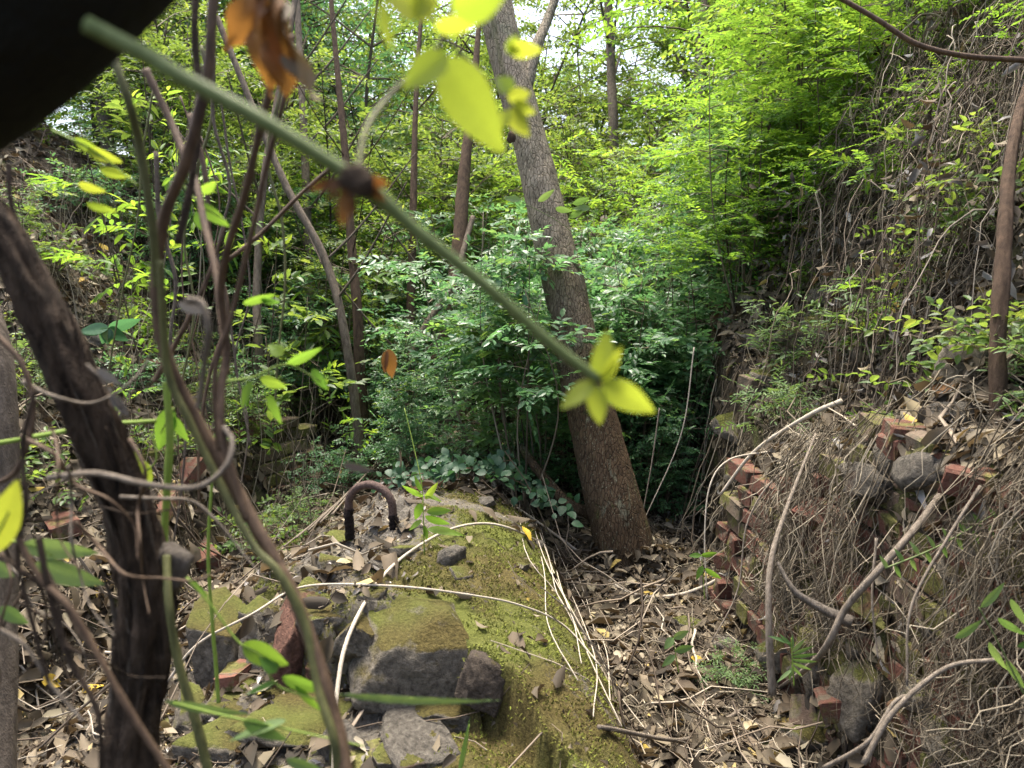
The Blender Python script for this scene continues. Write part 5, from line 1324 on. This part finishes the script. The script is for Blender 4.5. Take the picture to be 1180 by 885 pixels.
vines = [
    ('twisted vine dropping from top left then sweeping down to bottom centre left', 'vine', [(247, -10, .62), (236, 100, .63), (212, 190, .64), (190, 250, .65), (180, 330, .66), (192, 410, .67), (225, 480, .68), (262, 545, .68), (300, 615, .67), (335, 680, .66), (362, 750, .65), (385, 830, .64), (400, 900, .63)], .0042, .0062),
    ('olive companion vine coiled with the sweeping vine', 'vine_olive', [(184, 300, .64), (192, 420, .66), (215, 480, .665), (245, 540, .67), (290, 625, .66), (322, 660, .65), (352, 720, .65), (366, 790, .64), (384, 850, .63), (390, 900, .63)], .0030, .0036),
    ('reddish vine hanging from the dried leaf to the vine crossing', 'vine', [(318, -10, .58), (312, 90, .60), (297, 160, .62), (280, 230, .64), (262, 290, .66), (255, 340, .68), (262, 400, .69), (255, 450, .68), (258, 510, .67), (285, 600, .67)], .0030, .0036),
    ('thin vine second from right beside reddish vine', 'vine', [(338, 40, .64), (325, 120, .64), (305, 200, .66), (285, 290, .67), (268, 360, .68), (248, 430, .68), (252, 520, .68)], .0022, .0024),
    ('dark vine crossing behind green stem towards the reddish vine', 'vine', [(168, 80, .8), (200, 150, .8), (225, 210, .78), (236, 260, .76), (248, 310, .74), (256, 370, .72), (262, 430, .7)], .0038, .0030),
    ('olive vine left of crossing with green sheath', 'vine_olive', [(125, 45, .6), (145, 110, .6), (160, 165, .62), (170, 225, .63), (178, 290, .64), (182, 330, .65)], .0032, .0036),
    ('dark straight vine from top near the dried leaf', 'bark_dark', [(226, -10, .7), (224, 50, .7), (230, 120, .7), (222, 200, .7), (205, 280, .7)], .0032, .0030),
    ('pale hoop of vine curling round at left middle', 'twig_mid', [(55, 550, .68), (110, 546, .66), (170, 558, .65), (225, 562, .65), (258, 540, .65), (268, 510, .66), (258, 492, .67)], .0025, .0022),
    ('thin brown vine arcing across the thick trunk to bottom', 'vine', [(20, 560, .6), (18, 610, .6), (45, 665, .6), (80, 700, .6), (110, 750, .6), (150, 820, .6), (200, 895, .6)], .0022, .0028),
    ('yellowish upright stem behind the hoop', 'stem_lime', [(192, 440, .9), (195, 520, .9), (190, 600, .9), (190, 680, .9)], .0040, .0040),
    ('green upright stem from bottom left of sweeping vine', 'vine_olive', [(245, 905, .8), (222, 820, .8), (205, 760, .8), (195, 700, .8), (192, 640, .82)], .0048, .0038),
    ('slender bright green stalk right of thick vine', 'stem_lime', [(252, 810, 1.2), (245, 720, 1.2), (240, 640, 1.2), (244, 560, 1.2), (250, 500, 1.2)], .0028, .0020),
    ('dark thin vine down left edge tangle', 'bark_dark', [(40, 450, .6), (25, 520, .6), (30, 580, .6), (20, 640, .6), (38, 720, .6), (60, 800, .6)], .0020, .0016),
    ('dark thin vine nearest thick trunk in left tangle', 'bark_dark', [(45, 620, .6), (60, 700, .6), (80, 760, .6), (112, 820, .6), (118, 900, .6)], .0026, .0020),
    ('grey drooping tendril in the left tangle', 'twig_mid', [(0, 725, .6), (30, 745, .6), (60, 790, .6), (95, 830, .6)], .0016, .0012),
    ('pale dangling bent tendril near hooked twig', 'twig_mid', [(215, 345, .55), (232, 350, .55), (240, 380, .55), (235, 420, .56), (228, 470, .57)], .0028, .0016),
    ('yellow green twig reaching left behind thick trunk', 'stem_lime', [(-10, 512, .9), (60, 500, .9), (110, 490, .9), (180, 485, .9)], .0028, .0022),
    ('thin branch rising right from vine crossing', 'vine', [(262, 300, 1.2), (300, 270, 1.2), (345, 225, 1.2), (385, 190, 1.2)], .0032, .0026),
    ('dark twig rising left of the vine crossing', 'bark_dark', [(10, 190, .8), (14, 240, .8), (40, 300, .8), (50, 340, .8)], .0025, .0015),
    ('thin brown twig slanting behind vine crossing', 'vine', [(178, 440, .9), (200, 400, .9), (235, 330, .9), (260, 260, .9)], .0030, .0018),
    ('short dark twig in left tangle low down', 'bark_dark', [(0, 640, .6), (35, 665, .6), (65, 690, .6), (75, 740, .6), (110, 760, .6)], .0018, .0014),
    ('looping brown vine at far left edge', 'vine', [(-10, 380, .7), (25, 420, .7), (38, 480, .7), (20, 540, .7), (-10, 560, .7)], .0026, .0022),
]
for lab, mt_, pts, r0, r1 in vines:
    branch('vine', FG(pts), r0, r1, mt_, lab, 'vine', sides=10, nseg=110, bump=shag(.55, 3))

for k in range(16):
    x_, y_ = random.uniform(-10, 150), random.uniform(430, 700); d_ = random.uniform(.6, .95); pts = []
    a_ = random.choice([1.2, 1.5, 1.9, .6]) 
    for q_ in range(6):
        pts.append((x_, y_, d_ + random.uniform(-.02, .02))); a_ += random.uniform(-.7, .7)
        x_ += math.cos(a_) * 42; y_ += math.sin(a_) * 42
    branch('vine', FG(pts), random.uniform(.0010, .0022), .0007, ['bark_dark', 'vine', 'twig_mid'][k % 3], 'fine twig in the blurred tangle at lower left', 'vine', sides=6, nseg=50, bump=shag(.5, 3), group='fine tangled twigs at lower left')
for k in range(9):
    x_ = random.uniform(150, 400); d_ = random.uniform(1.1, 2.2); pts = []
    y_ = random.uniform(-20, 180)
    for q_ in range(7):
        pts.append((x_, y_, d_)); x_ += random.uniform(-22, 22); y_ += 75
    branch('vine', FG(pts), random.uniform(.0018, .004), .0015, ['vine', 'bark_grey', 'vine_olive'][k % 3], 'thin climbing stem hanging behind the twisted vines', 'vine', sides=6, nseg=60, bump=shag(.5, 3), group='thin climbing stems behind twisted vines')
# foreground leaf sprigs
def sprig(name, label, mat, stem, leaves, smat='stem_lime', r=.0013, cat='sprig', d=None):
    root = empty(name, P(*stem[0]), label, cat)
    v, f = tube(crv(FG(stem), 24), np.linspace(r, r * .6, 24), 7); o = newobj('stem', mesh('stem', v, f), root, M[smat]); relink(o, root)
    for a, b, dd, W, t in leaves:
        pxleaf('leaf', a, b, dd, W, mat, t, root, r=random.random(), curl=random.uniform(.05, .2))
sprig('leafy_sprig', 'blurred lime sprig over the left bank', 'leaf_yellow', [(60, 150, .7), (110, 175, .7), (160, 215, .7)], [((85, 160), (120, 180), .7, 14, .4), ((100, 172), (140, 188), .7, 16, .4), ((115, 195), (150, 205), .7, 14, .5), ((90, 212), (120, 222), .7, 13, .5), ((100, 235), (135, 245), .7, 12, .5)])
sprig('leafy_sprig', 'blurred lime leaves just right of olive vine', 'leaf_lime', [(200, 200, .8), (230, 235, .8), (262, 255, .8)], [((230, 235), (262, 262), .8, 18, .4), ((232, 222), (250, 210), .8, 14, .4), ((225, 245), (238, 270), .8, 14, .5)])
sprig('leafy_sprig', 'two yellow green leaves hanging behind pale hoop', 'leaf_yellow', [(175, 500, 1.0), (180, 530, 1.0), (165, 545, 1.0)], [((160, 520), (142, 534), 1.0, 22, .3), ((165, 530), (160, 580), 1.0, 28, .3)], d=1)
sprig('leafy_sprig', 'olive leaf left of the yellowish upright stem', 'leaf_lime', [(200, 470, .95), (190, 490, .95), (185, 500, .95)], [((198, 470), (180, 520), .95, 26, .3), ((200, 480), (215, 510), .95, 16, .7)])
sprig('leafy_sprig', 'blurred leafy sprig centre left with pale buds', 'leaf_lime', [(250, 440, .8), (290, 435, .8), (330, 420, .8), (370, 440, .8)], [((325, 410), (310, 395), .8, 18, .3), ((330, 420), (372, 402), .8, 14, .5), ((300, 435), (330, 448), .8, 16, .5), ((360, 425), (375, 450), .8, 14, .4), ((310, 455), (322, 490), .8, 13, .4), ((290, 440), (275, 470), .8, 16, .8), ((280, 350), (318, 340), .8, 11, .4), ((300, 345), (322, 350), .8, 10, .6)])
sprig('leafy_sprig', 'drooping green vine tip at bottom left centre', 'leaf_lime', [(215, 665, .75), (245, 700, .75), (275, 740, .75), (300, 755, .75), (320, 790, .75), (380, 810, .75)], [((280, 742), (330, 770), .75, 30, .4), ((318, 775), (300, 750), .75, 24, .6), ((325, 780), (375, 800), .75, 20, .6), ((320, 785), (280, 800), .75, 9, .4), ((340, 790), (372, 825), .75, 10, .4), ((215, 665), (240, 690), .75, 8, .3)])
sprig('leafy_sprig', 'long pale blade leaves at bottom left centre', 'leaf_grass', [(200, 810, .7), (260, 825, .7), (330, 840, .7), (420, 860, .7)], [((190, 808), (285, 830), .7, 12, .4), ((280, 830), (330, 855), .7, 22, .6), ((390, 800), (575, 822), .7, 10, .4), ((330, 875), (380, 895), .7, 16, .4), ((330, 830), (260, 850), .7, 16, .7)])
sprig('leafy_sprig', 'broad pale green leaf at left edge', 'leaf_grass', [(0, 620, .8), (40, 630, .8), (60, 640, .8)], [((25, 628), (108, 640), .8, 26, .3), ((40, 650), (118, 675), .8, 30, .4), ((-10, 650), (15, 665), .8, 20, .4), ((0, 700), (30, 720), .8, 18, .4)])
sprig('leafy_sprig', 'yellow green leaf cut by left edge', 'leaf_yellow', [(-20, 640, .5), (0, 610, .5), (10, 590, .5)], [((-15, 640), (22, 555), .5, 44, .3)])
sprig('grass_blade', 'upright pale green blade at bottom centre', 'leaf_grass', [(528, 900, 1.4), (535, 870, 1.4), (541, 835, 1.4)], [((528, 895), (543, 830), 1.4, 7, .3)])
sprig('leafy_sprig', 'wilted blue grey buds in front of thick vine', 'litter_gray', [(100, 420, .6), (120, 440, .6), (140, 470, .6)], [((112, 425), (140, 445), .6, 12, .4), ((128, 455), (148, 480), .6, 14, .4), ((205, 350), (240, 362), .6, 16, .5), ((395, 535), (430, 545), .6, 12, .5)], 'twig_mid')
